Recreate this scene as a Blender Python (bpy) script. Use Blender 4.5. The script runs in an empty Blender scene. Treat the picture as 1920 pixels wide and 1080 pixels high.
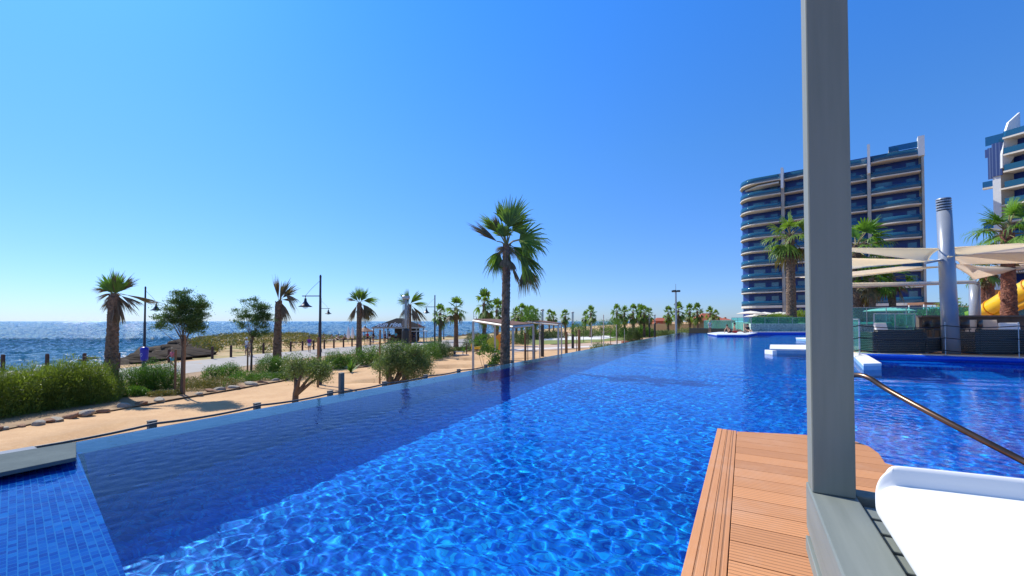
import bpy, bmesh, math, random
import numpy as np
from mathutils import Vector, Matrix
R=math.radians; PI=math.pi
S=bpy.context.scene; COL=S.collection
# ------------------------------------------------------------------ camera
F=785.0; H=1.25; YAW=R(29); PIT=R(1.2); HOR=602.0
cam=bpy.data.cameras.new('camera'); co=bpy.data.objects.new('camera',cam); COL.objects.link(co); S.camera=co
cam.sensor_width=36; cam.lens=F/1920*36; cam.clip_start=.05; cam.clip_end=40000
SHIFT=HOR-540-F*math.tan(PIT); cam.shift_y=SHIFT/1920
co.location=(0,0,H); co.rotation_euler=(R(90)+PIT,0,YAW)
# ------------------------------------------------------------------ sky
w=bpy.data.worlds.new('World'); S.world=w; w.use_nodes=True; nt=w.node_tree
SUNAZ=Vector((-.987,.16)); SUNEL=R(45)
sky=nt.nodes.new('ShaderNodeTexSky'); sky.sky_type='NISHITA'; sky.sun_disc=False
sky.sun_elevation=SUNEL; sky.sun_rotation=math.atan2(SUNAZ.x,SUNAZ.y)
sky.altitude=0; sky.air_density=1.0; sky.dust_density=.2; sky.ozone_density=3.0
hs=nt.nodes.new('ShaderNodeHueSaturation'); hs.inputs['Saturation'].default_value=1.0
tint=nt.nodes.new('ShaderNodeMix'); tint.data_type='RGBA'; tint.blend_type='MULTIPLY'; tint.inputs[0].default_value=1; tint.inputs[7].default_value=(.80,1.0,1.22,1)
tc=nt.nodes.new('ShaderNodeTexCoord'); sz=nt.nodes.new('ShaderNodeSeparateXYZ'); nt.links.new(tc.outputs['Generated'],sz.inputs[0])
vr=nt.nodes.new('ShaderNodeValToRGB'); nt.links.new(sz.outputs[2],vr.inputs[0]); e=vr.color_ramp.elements
e[0].position=0; e[0].color=(.48,.66,1.10,1); e[1].position=.65; e[1].color=(.32,1.03,1.9,1); q_=e.new(.36); q_.color=(.42,.88,1.40,1); q_=e.new(.9); q_.color=(.95,1.0,1.02,1); q_=e.new(.12); q_.color=(.46,.70,1.18,1)
nt.links.new(vr.outputs[0],tint.inputs[7]); nt.links.new(sky.outputs[0],tint.inputs[6]); nt.links.new(tint.outputs[2],hs.inputs['Color'])
nt.links.new(hs.outputs[0],nt.nodes['Background'].inputs[0]); nt.nodes['Background'].inputs[1].default_value=.115
# ------------------------------------------------------------------ sun
sl=bpy.data.lights.new('sun','SUN'); sl.energy=4.9; sl.angle=R(.5); sl.color=(1,.96,.88); sl.cycles.is_caustics_light=True
so=bpy.data.objects.new('sun',sl); COL.objects.link(so)
SD=Vector((SUNAZ.x*math.cos(SUNEL),SUNAZ.y*math.cos(SUNEL),math.sin(SUNEL))); so.rotation_euler=SD.to_track_quat('Z','Y').to_euler(); so.location=SD*50
S.view_settings.view_transform='Standard'; S.view_settings.look='None'; S.view_settings.gamma=1; S.view_settings.exposure=0.3
S.cycles.max_bounces=10; S.cycles.transparent_max_bounces=12; S.cycles.transmission_bounces=8; S.cycles.sample_clamp_indirect=6
# ------------------------------------------------------------------ pixel helpers (photo pixel -> world)
FW=np.array([-math.sin(YAW),math.cos(YAW),0.]); RT=np.array([math.cos(YAW),math.sin(YAW),0.]); UP=np.array([0,0,1.])
AX=FW*math.cos(PIT)+UP*math.sin(PIT); CU=-FW*math.sin(PIT)+UP*math.cos(PIT); C0=np.array([0,0,H])
def ray(px,py): return AX+RT*((px-960)/F)+CU*((540+SHIFT-py)/F)
def P(px,py,z=0.0):
    r=ray(px,py); return C0+r*((z-H)/r[2])
def PD(px,py,d):
    r=ray(px,py); return C0+r*(d/float(r@FW))
def DL(d,l,z=0.0): return FW*d+RT*l+np.array([0,0,z])
GZ=-2.05
def B(px,d,z=GZ): return DL(d,(px-960)/F*(d*math.cos(PIT)+(z-H)*math.sin(PIT)),z)
# ------------------------------------------------------------------ materials
def newmat(name):
    m=bpy.data.materials.new(name); m.use_nodes=True; return m,m.node_tree,m.node_tree.nodes['Principled BSDF']
def N(nt,t,**k):
    n=nt.nodes.new(t)
    for a,b in k.items(): setattr(n,a,b)
    return n
def coords(nt,world=False,scale=(1,1,1)):
    if world: src=N(nt,'ShaderNodeNewGeometry').outputs['Position']
    else: src=N(nt,'ShaderNodeTexCoord').outputs['Object']
    mp=N(nt,'ShaderNodeMapping'); mp.inputs['Scale'].default_value=scale; nt.links.new(src,mp.inputs[0]); return mp.outputs[0]
def mixc(nt,fac,a,b,mode='MIX'):
    n=N(nt,'ShaderNodeMix',data_type='RGBA',blend_type=mode)
    for i,v in ((0,fac),(6,a),(7,b)):
        if isinstance(v,(int,float)): n.inputs[i].default_value=v
        elif isinstance(v,tuple): n.inputs[i].default_value=v if len(v)==4 else v+(1,)
        else: nt.links.new(v,n.inputs[i])
    return n.outputs[2]
def mth(nt,op,a,b=0.0,c=None):
    n=N(nt,'ShaderNodeMath',operation=op)
    for i,v in enumerate((a,b) if c is None else (a,b,c)):
        if isinstance(v,(int,float)): n.inputs[i].default_value=v
        else: nt.links.new(v,n.inputs[i])
    return n.outputs[0]
def ramp(nt,src,lo,hi):
    n=N(nt,'ShaderNodeMapRange'); n.inputs[1].default_value=lo; n.inputs[2].default_value=hi; nt.links.new(src,n.inputs[0]); return n.outputs[0]
def noise(nt,vec,scale,detail=4,rough=.6):
    n=N(nt,'ShaderNodeTexNoise'); n.inputs['Scale'].default_value=scale; n.inputs['Detail'].default_value=detail; n.inputs['Roughness'].default_value=rough
    nt.links.new(vec,n.inputs['Vector']); return n.outputs['Fac']
def bump(nt,b,h,strength,dist=.02):
    n=N(nt,'ShaderNodeBump'); n.inputs['Strength'].default_value=strength; n.inputs['Distance'].default_value=dist
    nt.links.new(h,n.inputs['Height']); nt.links.new(n.outputs[0],b.inputs['Normal'])
def M(name,c1,c2=None,rough=.6,metal=0,scale=3,bumps=0,bscale=40,spec=.5,world=False,stretch=(1,1,1),coat=0):
    m,nt,b=newmat(name); c2=c2 or tuple(x*.8 for x in c1); v=coords(nt,world,stretch)
    f=ramp(nt,noise(nt,v,scale,6,.65),.3,.7); nt.links.new(mixc(nt,f,c1,c2),b.inputs['Base Color'])
    b.inputs['Roughness'].default_value=rough; b.inputs['Metallic'].default_value=metal; b.inputs['Specular IOR Level'].default_value=spec; b.inputs['Coat Weight'].default_value=coat
    if bumps: bump(nt,b,noise(nt,v,bscale,5),bumps,.02)
    return m
def leafmat(name,dark,light,tr=.35,extra=None,rough=.5):
    m,nt,b=newmat(name); g=N(nt,'ShaderNodeNewGeometry'); rnd=g.outputs['Random Per Island']
    c=mixc(nt,rnd,dark,light)
    n=ramp(nt,noise(nt,coords(nt),1.8,3),.35,.65); c=mixc(nt,n,c,mixc(nt,.5,c,light))
    if extra: c=mixc(nt,mth(nt,'GREATER_THAN',rnd,extra[1]),c,extra[0])
    nt.links.new(c,b.inputs['Base Color']); b.inputs['Roughness'].default_value=rough; b.inputs['Specular IOR Level'].default_value=.35
    t=N(nt,'ShaderNodeBsdfTranslucent'); nt.links.new(mixc(nt,1.0,c,(1.3,1.45,.5),'MULTIPLY'),t.inputs[0])
    ms=N(nt,'ShaderNodeMixShader'); ms.inputs[0].default_value=tr; nt.links.new(b.outputs[0],ms.inputs[1]); nt.links.new(t.outputs[0],ms.inputs[2])
    nt.links.new(ms.outputs[0],nt.nodes['Material Output'].inputs[0]); return m
def glassmat(name,col,alpha=.5,rough=.03):
    m,nt,b=newmat(name); tr=N(nt,'ShaderNodeBsdfTransparent'); tr.inputs[0].default_value=col+(1,)
    b.inputs['Base Color'].default_value=tuple(x*.35 for x in col)+(1,); b.inputs['Roughness'].default_value=rough; b.inputs['Specular IOR Level'].default_value=.8
    nv=noise(nt,coords(nt),.7,2); bump(nt,b,nv,.15,.05)
    ms=N(nt,'ShaderNodeMixShader'); ms.inputs[0].default_value=alpha; nt.links.new(tr.outputs[0],ms.inputs[1]); nt.links.new(b.outputs[0],ms.inputs[2])
    nt.links.new(ms.outputs[0],nt.nodes['Material Output'].inputs[0]); return m
m_white=M('white_stone',(.78,.78,.76),(.68,.69,.68),.5,bumps=.05)
m_coping=M('slate_coping',(.13,.16,.16),(.09,.115,.12),.9,spec=.05,scale=4,bumps=.25,bscale=30,world=True)
m_blueedge=M('blue_glazed_edge',(.006,.09,.62),(.005,.065,.5),.25,scale=20,bumps=.05)
m_bark=M('palm_bark',(.30,.20,.13),(.06,.038,.025),.9,scale=7,bumps=.9,bscale=30)
m_bark_red=M('red_palm_bark',(.32,.13,.08),(.08,.035,.025),.9,scale=7,bumps=.9,bscale=30)
m_wood=M('bark_grey_brown',(.17,.12,.085),(.07,.05,.035),.9,scale=12,bumps=.8,bscale=40,stretch=(1,1,.3))
m_stake=M('timber_stake',(.28,.15,.07),(.16,.085,.04),.8,scale=6,bumps=.3,stretch=(1,1,.2))
m_bollard=M('rust_bollard',(.10,.045,.03),(.05,.025,.018),.75,scale=8,bumps=.3)
m_black=M('black_metal',(.012,.014,.018),(.02,.022,.026),.35,bumps=.03)
m_steel=M('grey_steel',(.42,.44,.46),(.34,.36,.38),.35,.6,scale=5)
m_polebl=M('blue_black_paint',(.01,.016,.035),(.015,.02,.04),.35)
m_palegrey=M('pale_grey_paint',(.50,.49,.46),(.40,.39,.37),.5,scale=4)
m_palm=leafmat('palm_green',(.04,.09,.018),(.19,.29,.05),.42)
m_palmfresh=leafmat('palm_fresh_green',(.05,.12,.02),(.16,.30,.04),.35)
m_palmold=leafmat('palm_olive_brown',(.045,.05,.02),(.20,.14,.06),.25)
m_palmdead=leafmat('palm_dead',(.10,.065,.035),(.26,.18,.10),.2)
m_tree=leafmat('acacia_leaf',(.025,.065,.02),(.10,.17,.045),.3)
m_hedge=leafmat('hedge_leaf',(.05,.085,.015),(.22,.27,.045),.35)
m_bush=leafmat('bush_leaf',(.03,.085,.015),(.13,.24,.035),.3)
m_olive=leafmat('olive_leaf',(.04,.075,.02),(.19,.25,.09),.3)
m_cover=leafmat('cover_leaf',(.07,.075,.02),(.20,.19,.05),.2,((.32,.20,.05),.85))
m_far=leafmat('far_leaf',(.03,.06,.02),(.10,.14,.04),.25)
m_lime=leafmat('lime_leaf',(.09,.17,.015),(.28,.36,.03),.3)
m_navy=M('navy_tile_wall',(.005,.025,.16),(.007,.035,.22),.35,scale=.8)
m_win=M('window_glass',(.015,.06,.12),(.08,.22,.32),.04,scale=.35,spec=1.0)
m_slab=M('cream_concrete',(.66,.61,.52),(.58,.53,.45),.7,scale=.6)
m_side=M('beige_concrete',(.46,.43,.37),(.36,.34,.29),.8,scale=.5)
m_bglass=glassmat('teal_balcony_glass',(.10,.46,.72),.55)
m_glass=glassmat('turquoise_barrier_glass',(.55,1.0,.98),.22)
m_clear=glassmat('clear_lamp_glass',(.85,.9,.93),.25)
def sailmat(name,c1,c2,tr):
    m=M(name,c1,c2,.8,scale=1.2,bumps=.05); nt=m.node_tree; b=nt.nodes['Principled BSDF']; t=N(nt,'ShaderNodeBsdfTranslucent'); t.inputs[0].default_value=c1+(1,)
    ms=N(nt,'ShaderNodeMixShader'); ms.inputs[0].default_value=tr; nt.links.new(b.outputs[0],ms.inputs[1]); nt.links.new(t.outputs[0],ms.inputs[2]); nt.links.new(ms.outputs[0],nt.nodes['Material Output'].inputs[0]); return m
m_sail=sailmat('cream_sail_cloth',(.97,.89,.72),(.95,.86,.68),.72)
m_sailg=sailmat('grey_sail_cloth',(.84,.76,.66),(.80,.72,.62),.6)
m_canvas=M('parasol_canvas',(.78,.72,.60),(.70,.64,.53),.8)
m_terra=M('terrace_tile',(.48,.24,.12),(.40,.20,.10),.6,scale=3)
m_stonecream=M('cream_terrace_edge',(.70,.64,.50),(.60,.54,.42),.7,scale=3)
m_rock=M('pale_rock',(.42,.38,.31),(.26,.22,.17),.9,scale=5,bumps=.8,bscale=12)
m_rockred=M('red_rock',(.36,.19,.10),(.24,.12,.065),.9,scale=5,bumps=.8,bscale=12)
m_yellow=M('yellow_plastic',(.85,.52,.01),(.75,.43,.01),.25,coat=.5)
m_orange=M('orange_plastic',(.75,.27,.01),(.65,.22,.01),.4)
m_roofgrey=M('grey_roof',(.032,.032,.035),(.022,.022,.024),.95,spec=.05,scale=2,bumps=.3)
m_brownroof=M('brown_slat',(.26,.12,.06),(.17,.08,.04),.7,scale=6)
m_letter=M('white_lettering',(.85,.85,.82),(.8,.8,.78),.6)
m_red=M('red_paint',(.5,.03,.03),(.4,.02,.02),.6)
m_skin=M('tanned_skin',(.42,.22,.14),(.36,.18,.11),.5,scale=10)
m_hair=M('dark_hair',(.02,.014,.01),(.04,.028,.02),.6,scale=20)
m_rope=M('black_rope',(.008,.008,.01),(.02,.02,.022),.7,scale=60)
m_terracotta=M('terracotta',(.34,.12,.06),(.26,.09,.045),.8)
m_bluebin=M('blue_plastic',(.01,.02,.42),(.01,.015,.3),.4)
m_cushion=M('white_cushion',(.80,.79,.76),(.77,.76,.735),.45,scale=2,bumps=.02,bscale=8)
m_greenwall=None
# ------------------------------------------------------------------ mesh helpers
class MB:
    def __init__(s): s.v=[]; s.f=[]; s.n=0
    def add(s,V,Fs):
        V=np.asarray(V,float).reshape(-1,3); o=s.n; s.v.append(V); s.n+=len(V)
        for f in Fs: s.f.append(tuple(int(i)+o for i in f))
    def box(s,c,size,rz=0,M3=None):
        x,y,z=[k/2 for k in size]; V=np.array([[a,b,c_] for a in(-x,x) for b in(-y,y) for c_ in(-z,z)],float)
        if M3 is not None: V=V@np.array(M3).T
        elif rz: c_,s_=math.cos(rz),math.sin(rz); V=V@np.array([[c_,s_,0],[-s_,c_,0],[0,0,1]])
        s.add(V+np.array(c,float),[(0,1,3,2),(4,6,7,5),(0,4,5,1),(2,3,7,6),(0,2,6,4),(1,5,7,3)])
    def prism(s,pts,z0,z1):
        n=len(pts); a=sum(pts[i][0]*pts[(i+1)%n][1]-pts[(i+1)%n][0]*pts[i][1] for i in range(n))
        if a<0: pts=pts[::-1]
        V=[(p[0],p[1],z0) for p in pts]+[(p[0],p[1],z1) for p in pts]
        s.add(V,[tuple(range(n))[::-1],tuple(range(n,2*n))]+[(i,(i+1)%n,n+(i+1)%n,n+i) for i in range(n)])
    def tube(s,pts,r,n=8,cap=True):
        pts=[np.array(p,float) for p in pts]; k=len(pts); rr=r if hasattr(r,'__len__') else [r]*k
        ref=None; V=[]
        for i,p in enumerate(pts):
            t=pts[min(i+1,k-1)]-pts[max(i-1,0)]; t/=np.linalg.norm(t)+1e-9
            if ref is None: ref=np.array([1.,0,0]) if abs(t[0])<.8 else np.array([0,1.,0])
            a=ref-t*(ref@t); a/=np.linalg.norm(a)+1e-9; ref=a; b=np.cross(t,a)
            for j in range(n): q=2*PI*j/n; V.append(p+rr[i]*(a*math.cos(q)+b*math.sin(q)))
        Fs=[(i*n+j,i*n+(j+1)%n,(i+1)*n+(j+1)%n,(i+1)*n+j) for i in range(k-1) for j in range(n)]
        if cap: Fs+=[tuple(range(n))[::-1],tuple(range((k-1)*n,k*n))]
        s.add(V,Fs)
    def lathe(s,prof,n=16,c=(0,0,0)):
        V=[(c[0]+r*math.cos(2*PI*j/n),c[1]+r*math.sin(2*PI*j/n),c[2]+z) for r,z in prof for j in range(n)]; k=len(prof)
        s.add(V,[(i*n+j,i*n+(j+1)%n,(i+1)*n+(j+1)%n,(i+1)*n+j) for i in range(k-1) for j in range(n)]+[tuple(range(n))[::-1],tuple(range((k-1)*n,k*n))])
    def grid(s,V,nu,nv):
        s.add(V,[(i*nv+j,i*nv+j+1,(i+1)*nv+j+1,(i+1)*nv+j) for i in range(nu-1) for j in range(nv-1)])
    def build(s,name,mat,parent=None,smooth=False,bevel=0,loc=None,shift=None):
        V=np.concatenate(s.v) if s.v else np.zeros((0,3))
        if shift is not None: V=V-np.array(shift)
        elif parent is not None and 'wl' in parent: V=V-np.array(parent['wl'])
        elif loc is not None: V=V-np.array(loc)
        m=bpy.data.meshes.new(name); m.from_pydata(V.tolist(),[],s.f); m.materials.append(mat)
        if smooth: m.polygons.foreach_set('use_smooth',[True]*len(m.polygons))
        o=bpy.data.objects.new(name,m); COL.objects.link(o)
        if parent is not None: o.parent=parent
        if loc is not None: o.location=loc
        if bevel:
            b=o.modifiers.new('bevel','BEVEL'); b.width=bevel; b.segments=2; b.limit_method='ANGLE'
        return o
def quads(name,V,mat,parent=None,per=4,loc=None,smooth=False):
    V=np.asarray(V,float).reshape(-1,3); n=len(V)//per
    m=bpy.data.meshes.new(name); m.vertices.add(len(V)); m.vertices.foreach_set('co',V.ravel()); m.loops.add(n*per); m.loops.foreach_set('vertex_index',np.arange(n*per))
    m.polygons.add(n); m.polygons.foreach_set('loop_start',np.arange(n)*per); m.materials.append(mat); m.update(calc_edges=True); m.validate()
    o=bpy.data.objects.new(name,m); COL.objects.link(o)
    if parent is not None: o.parent=parent
    if loc is not None: o.location=loc
    return o
def tag(o,label=None,cat=None,group=None,kind=None):
    if label: o['label']=label
    if cat: o['category']=cat
    if group: o['group']=group
    if kind: o['kind']=kind
    return o
def thing(name,loc,label,cat,group=None,rz=0,world=False):
    o=bpy.data.objects.new(name,None); COL.objects.link(o); o.empty_display_size=.2
    o.location=tuple(loc); o.rotation_euler=(0,0,rz)
    if world: o['wl']=[float(x) for x in loc]
    return tag(o,label,cat,group)
def dup(root,loc,label,rz=0,sc=1,group=None,cat=None):
    def cp(o,par):
        c=o.copy(); COL.objects.link(c)
        if par: c.parent=par
        for ch in KIDS.get(o.name,[]): cp(ch,c)
        return c
    c=cp(root,None); c.location=tuple(loc); c.rotation_euler=(0,0,rz); c.scale=(sc,sc,sc) if not hasattr(sc,'__len__') else sc; c['label']=label
    if group: c['group']=group
    return c
KIDS={}
def reg(root):
    KIDS[root.name]=[o for o in COL.objects if o.parent==root]
    for o in KIDS[root.name]: KIDS[o.name]=[q for q in COL.objects if q.parent==o]
    return root
ORD=['leftmost','second from the left','third from the left','fourth from the left','fifth from the left','sixth from the left','seventh from the left','eighth from the left','ninth from the left','tenth from the left','eleventh from the left','twelfth from the left','thirteenth from the left','fourteenth from the left','fifteenth from the left','sixteenth from the left','seventeenth from the left','eighteenth from the left','nineteenth from the left','twentieth from the left','twenty first from the left','twenty second from the left','twenty third from the left','twenty fourth from the left','twenty fifth from the left','twenty sixth from the left']
rg=np.random.default_rng(7)
def leaves(cent,L,W,outdir=None,spread=1.0,upb=0.0,rg=rg):
    """cent Nx3, each leaf a slim diamond quad"""
    n=len(cent); d=rg.normal(size=(n,3))*spread
    if outdir is not None: d+=outdir
    d[:,2]+=upb; d/=np.linalg.norm(d,axis=1)[:,None]+1e-9
    q=rg.normal(size=(n,3)); sd=np.cross(d,q); sd/=np.linalg.norm(sd,axis=1)[:,None]+1e-9
    l=(L*rg.uniform(.6,1.3,n))[:,None]; ww=(W*rg.uniform(.7,1.3,n))[:,None]
    a=cent; c=cent+d*l; mid=cent+d*l*.5
    return np.stack([a,mid+sd*ww*.5,c,mid-sd*ww*.5],1)
def smoothz(x): return np.clip(x,0,1)**2*(3-2*np.clip(x,0,1))
# ------------------------------------------------------------------ pool
WE=-6.06; WI=-5.52; YF=49.0; FLOOR=-1.54
def tilemat(name,sx,sy,cols,grout,rough=.3,world=True,rot=0):
    m,nt,b=newmat(name); g=coords(nt,world)
    if rot: g.node.inputs['Rotation'].default_value=(0,0,-rot)
    br=N(nt,'ShaderNodeTexBrick'); br.offset=.5; br.inputs['Scale'].default_value=1; br.inputs['Brick Width'].default_value=sx; br.inputs['Row Height'].default_value=sy
    br.inputs['Mortar Size'].default_value=min(sx,sy)*.07; br.inputs['Mortar Smooth'].default_value=.1; br.inputs['Bias'].default_value=0
    br.inputs['Color1'].default_value=(0,0,0,1); br.inputs['Color2'].default_value=(1,1,1,1); br.inputs['Mortar'].default_value=(.5,.5,.5,1); nt.links.new(g,br.inputs['Vector'])
    cr=N(nt,'ShaderNodeValToRGB'); cr.color_ramp.interpolation='LINEAR'
    el=cr.color_ramp.elements; el[0].color=cols[0]+(1,); el[0].position=0; el[1].color=cols[-1]+(1,); el[1].position=1
    for i,c in enumerate(cols[1:-1]): e=el.new((i+1)/(len(cols)-1)); e.color=c+(1,)
    nt.links.new(br.outputs['Color'],cr.inputs[0])
    n=ramp(nt,noise(nt,g,2.5,4),.35,.65); c=mixc(nt,mth(nt,'MULTIPLY',n,.35),cr.outputs[0],cols[0])
    nt.links.new(mixc(nt,br.outputs['Fac'],c,grout),b.inputs['Base Color']); b.inputs['Roughness'].default_value=rough; b.inputs['Specular IOR Level'].default_value=.3
    bump(nt,b,mth(nt,'SUBTRACT',1.0,br.outputs['Fac']),.3,.004)
    return m
m_floor=tilemat('pool_mosaic',.05,.025,[(.001,.075,.50),(.002,.15,.74),(.005,.28,.90),(.018,.52,.98)],(.01,.20,.64))
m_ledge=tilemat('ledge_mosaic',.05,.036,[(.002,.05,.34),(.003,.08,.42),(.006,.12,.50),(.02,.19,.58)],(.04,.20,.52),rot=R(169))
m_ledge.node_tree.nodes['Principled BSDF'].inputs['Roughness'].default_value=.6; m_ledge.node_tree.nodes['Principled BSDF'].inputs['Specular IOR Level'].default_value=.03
mw,ntw,bw=newmat('pool_water'); bw.inputs['Transmission Weight'].default_value=1; bw.inputs['Roughness'].default_value=0; bw.inputs['IOR'].default_value=1.33; bw.inputs['Base Color'].default_value=(.82,.95,1,1)
gw=coords(ntw,True,(1,1,1)); bp_=N(ntw,'ShaderNodeBump'); bp_.inputs['Strength'].default_value=.09; bp_.inputs['Distance'].default_value=.03; ntw.links.new(noise(ntw,gw,9,3,.6),bp_.inputs['Height'])
rf_=N(ntw,'ShaderNodeBsdfRefraction'); rf_.inputs['IOR'].default_value=1.33; rf_.inputs['Roughness'].default_value=0; rf_.inputs['Color'].default_value=(.68,.95,1,1); gl_=N(ntw,'ShaderNodeBsdfAnisotropic'); gl_.inputs['Roughness'].default_value=.015; ntw.links.new(bp_.outputs[0],gl_.inputs['Normal'])
fr_=N(ntw,'ShaderNodeFresnel'); fr_.inputs['IOR'].default_value=1.33; ntw.links.new(bp_.outputs[0],fr_.inputs['Normal']); ms_=N(ntw,'ShaderNodeMixShader'); ntw.links.new(mth(ntw,'MULTIPLY',fr_.outputs[0],.78),ms_.inputs[0]); ntw.links.new(rf_.outputs[0],ms_.inputs[1]); ntw.links.new(gl_.outputs[0],ms_.inputs[2]); ntw.links.new(ms_.outputs[0],ntw.nodes['Material Output'].inputs[0]); ntw.nodes.remove(bw)
rw=np.random.default_rng(3); WV=[]
for k in range(84):
    lam=10**rw.uniform(math.log10(.065),math.log10(.21)); a=rw.uniform(0,2*PI); WV.append((2*PI/lam,a,rw.uniform(0,6.28),lam*lam*.0056*rw.uniform(.55,1.35)))
for k in range(7):
    lam=rw.uniform(.7,2.0); a=rw.uniform(-.9,.9)+R(100); WV.append((2*PI/lam,a,rw.uniform(0,6.28),lam*.0005))
def wavef(X,Y):
    z=0*X; gx=np.gradient(X,axis=1); gy=np.gradient(Y,axis=0); sp=np.maximum(gx,gy)
    for k,a,p,A in WV:
        fade=smoothz((2*PI/k/sp-2.2)/2.0); z=z+A*fade*np.sin(k*(X*math.cos(a)+Y*math.sin(a))+p)
    z*=.85+.45*np.sin(X*1.1+1.3*np.sin(Y*.7))*np.sin(Y*.9+1.1*np.sin(X*.8+1))
    calm=.35+.65*smoothz((X-WE-.2)/1.5); z*=calm
    # wake lines in front of the white ledges
    c1=P(1400,708,0); c2=P(1920,722,0); t=(c2-c1)[:2]; t/=np.linalg.norm(t); nn=np.array([-t[1],t[0]])
    q=(X-c1[0])*nn[0]+(Y-c1[1])*nn[1]; u=(X-c1[0])*t[0]+(Y-c1[1])*t[1]
    z+=.012*np.sin(q*9+.6*np.sin(u*1.7))*np.exp(-(q/.8)**2)*smoothz((u+1)/2)
    return z
def graded(segs):
    out=[segs[0][0]]
    for a,b,s0,s1 in segs:
        x=a
        while x<b-1e-6:
            x+=s0+(s1-s0)*(x-a)/(b-a); out.append(min(x,b))
    return np.array(sorted(set(np.round(out,5))))
xs=graded([(WE,1.2,.0165,.0165),(1.2,17,.025,.12)]); ys=graded([(-2,.5,.08,.0165),(.5,6.5,.0165,.027),(6.5,YF,.027,.15)])
X,Y=np.meshgrid(xs,ys); Z=wavef(X,Y); nx,ny=len(xs),len(ys)
V=np.stack([X,Y,Z],-1).reshape(-1,3); i=np.arange((ny-1)*(nx-1)); a=(i//(nx-1))*nx+i%(nx-1); Fq=np.stack([a,a+1,a+nx+1,a+nx],-1)
def fastmesh(name,V,Fq,mat,smooth=True):
    m=bpy.data.meshes.new(name); m.vertices.add(len(V)); m.vertices.foreach_set('co',V.ravel()); m.loops.add(Fq.size); m.loops.foreach_set('vertex_index',Fq.ravel().astype(np.int32))
    m.polygons.add(len(Fq)); m.polygons.foreach_set('loop_start',np.arange(len(Fq))*Fq.shape[1]); m.update(calc_edges=True); m.validate()
    if smooth: m.polygons.foreach_set('use_smooth',np.ones(len(Fq),bool))
    m.materials.append(mat); o=bpy.data.objects.new(name,m); COL.objects.link(o); return o
water=fastmesh('pool_water',V,Fq,mw); tag(water,kind='structure'); water.cycles.is_caustics_caster=True
def struct(o,recv=False):
    o['kind']='structure'
    if recv: o.cycles.is_caustics_receiver=True
    return o
b=MB(); b.box((5.5,23.4,FLOOR-.1),(22.9,51.1,.2)); struct(b.build('pool_floor',m_floor),True)
b=MB()
for (x0,x1,y0,y1,z0,z1) in ((WE,WI,-2,YF,GZ-.5,-.035),(WI,17,YF-.35,YF,GZ-.5,-.035)): b.box(((x0+x1)/2,(y0+y1)/2,(z0+z1)/2),(x1-x0,y1-y0,z1-z0))
m_weir=M('weir_stone',(.07,.13,.22),(.045,.09,.17),.9,spec=.05,scale=2.2,bumps=.2,bscale=25,world=True)
struct(b.build('pool_wall',m_weir),True)
# tiled shallow ledge, bottom left
ep=[P(x,y,-.03) for x,y in ((144,852),(158,888),(174,930),(190,970),(206,1010),(220,1045),(233,1080),(250,1125),(268,1180))]
pts=[(WI+.002,float(ep[0][1])+.02)]+[(p[0],p[1]) for p in ep]+[(ep[-1][0]+.3,-1.9),(WI+.002,-1.9)]
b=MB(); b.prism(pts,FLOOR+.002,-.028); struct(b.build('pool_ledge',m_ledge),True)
c1=P(143,857,.075); b=MB(); b.prism([(WE-.02,-1.9),(c1[0],-1.9),(c1[0],c1[1]-.0),(P(143,828,.075)[0],P(143,828,.075)[1])],.04,.075)
o=b.build('coping_slab',m_coping,bevel=.006); struct(o)
b=MB(); b.box(((WE+WI)/2,(-1.9+c1[1]-.05)/2,.002),(WI-WE-.02,c1[1]-.03+1.9,.072)); struct(b.build('coping_base',m_black))  # black base puts the shade of the slab's front face into the colour
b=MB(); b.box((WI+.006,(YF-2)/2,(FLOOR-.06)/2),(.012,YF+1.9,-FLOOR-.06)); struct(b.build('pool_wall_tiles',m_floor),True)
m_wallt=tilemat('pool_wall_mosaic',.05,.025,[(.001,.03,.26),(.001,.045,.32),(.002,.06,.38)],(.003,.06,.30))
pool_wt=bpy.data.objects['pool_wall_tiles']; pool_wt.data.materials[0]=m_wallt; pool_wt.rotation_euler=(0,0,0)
# gutter wall with rope posts outside the pool
b=MB(); b.box((-7.15,22,-1.35),(.35,50,1.0)); struct(b.build('gutter_wall',m_side))
# ------------------------------------------------------------------ sea and land
coast=[(-60,-30),(34,-30),(40,-32),(46,-36),(58,-46),(73,-54),(90,-58),(95,-50),(88,-42),(80,-34),(75,-29),(80,-20),(92,-12),(140,0),(280,50),(700,200),(1600,500)]
CP=np.array(coast,float)
def coastdist(D,L):
    best=np.full(D.shape,1e9); sg=np.zeros(D.shape)
    for i in range(len(CP)-1):
        a=CP[i]; e=CP[i+1]-a; l2=e@e; t=np.clip(((D-a[0])*e[0]+(L-a[1])*e[1])/l2,0,1); dx=D-a[0]-t*e[0]; dy=L-a[1]-t*e[1]; r=np.hypot(dx,dy)
        cr=e[0]*(L-a[1])-e[1]*(D-a[0]); up=r<best-1e-9; best=np.where(up,r,best); sg=np.where(up,np.sign(cr),sg)
    return best*sg
def n2(x,y,s,seed=0):
    r=np.random.default_rng(seed); z=0*x
    for k in range(10):
        a=r.uniform(0,2*PI); f=s*r.uniform(.5,2.2); z=z+np.sin(f*(x*math.cos(a)+y*math.sin(a))+r.uniform(0,6.28))/10**.5/(f/s)**.5
    return z
ds=np.concatenate([np.arange(-30,14,2.),np.arange(14,110,.55),110*1.05**np.arange(1,60)]); ls=np.concatenate([-70-8*1.3**np.arange(0,5)[::-1],np.arange(-69,30,.6),30+1.0*1.14**np.arange(1,52)])
L_,D_=np.meshgrid(ls,ds); s=coastdist(D_,L_)+1.2*n2(D_,L_,.5,1)+.6*n2(D_,L_,1.7,2)
inl=smoothz(s/5.); out=smoothz(-s/9.)
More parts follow.
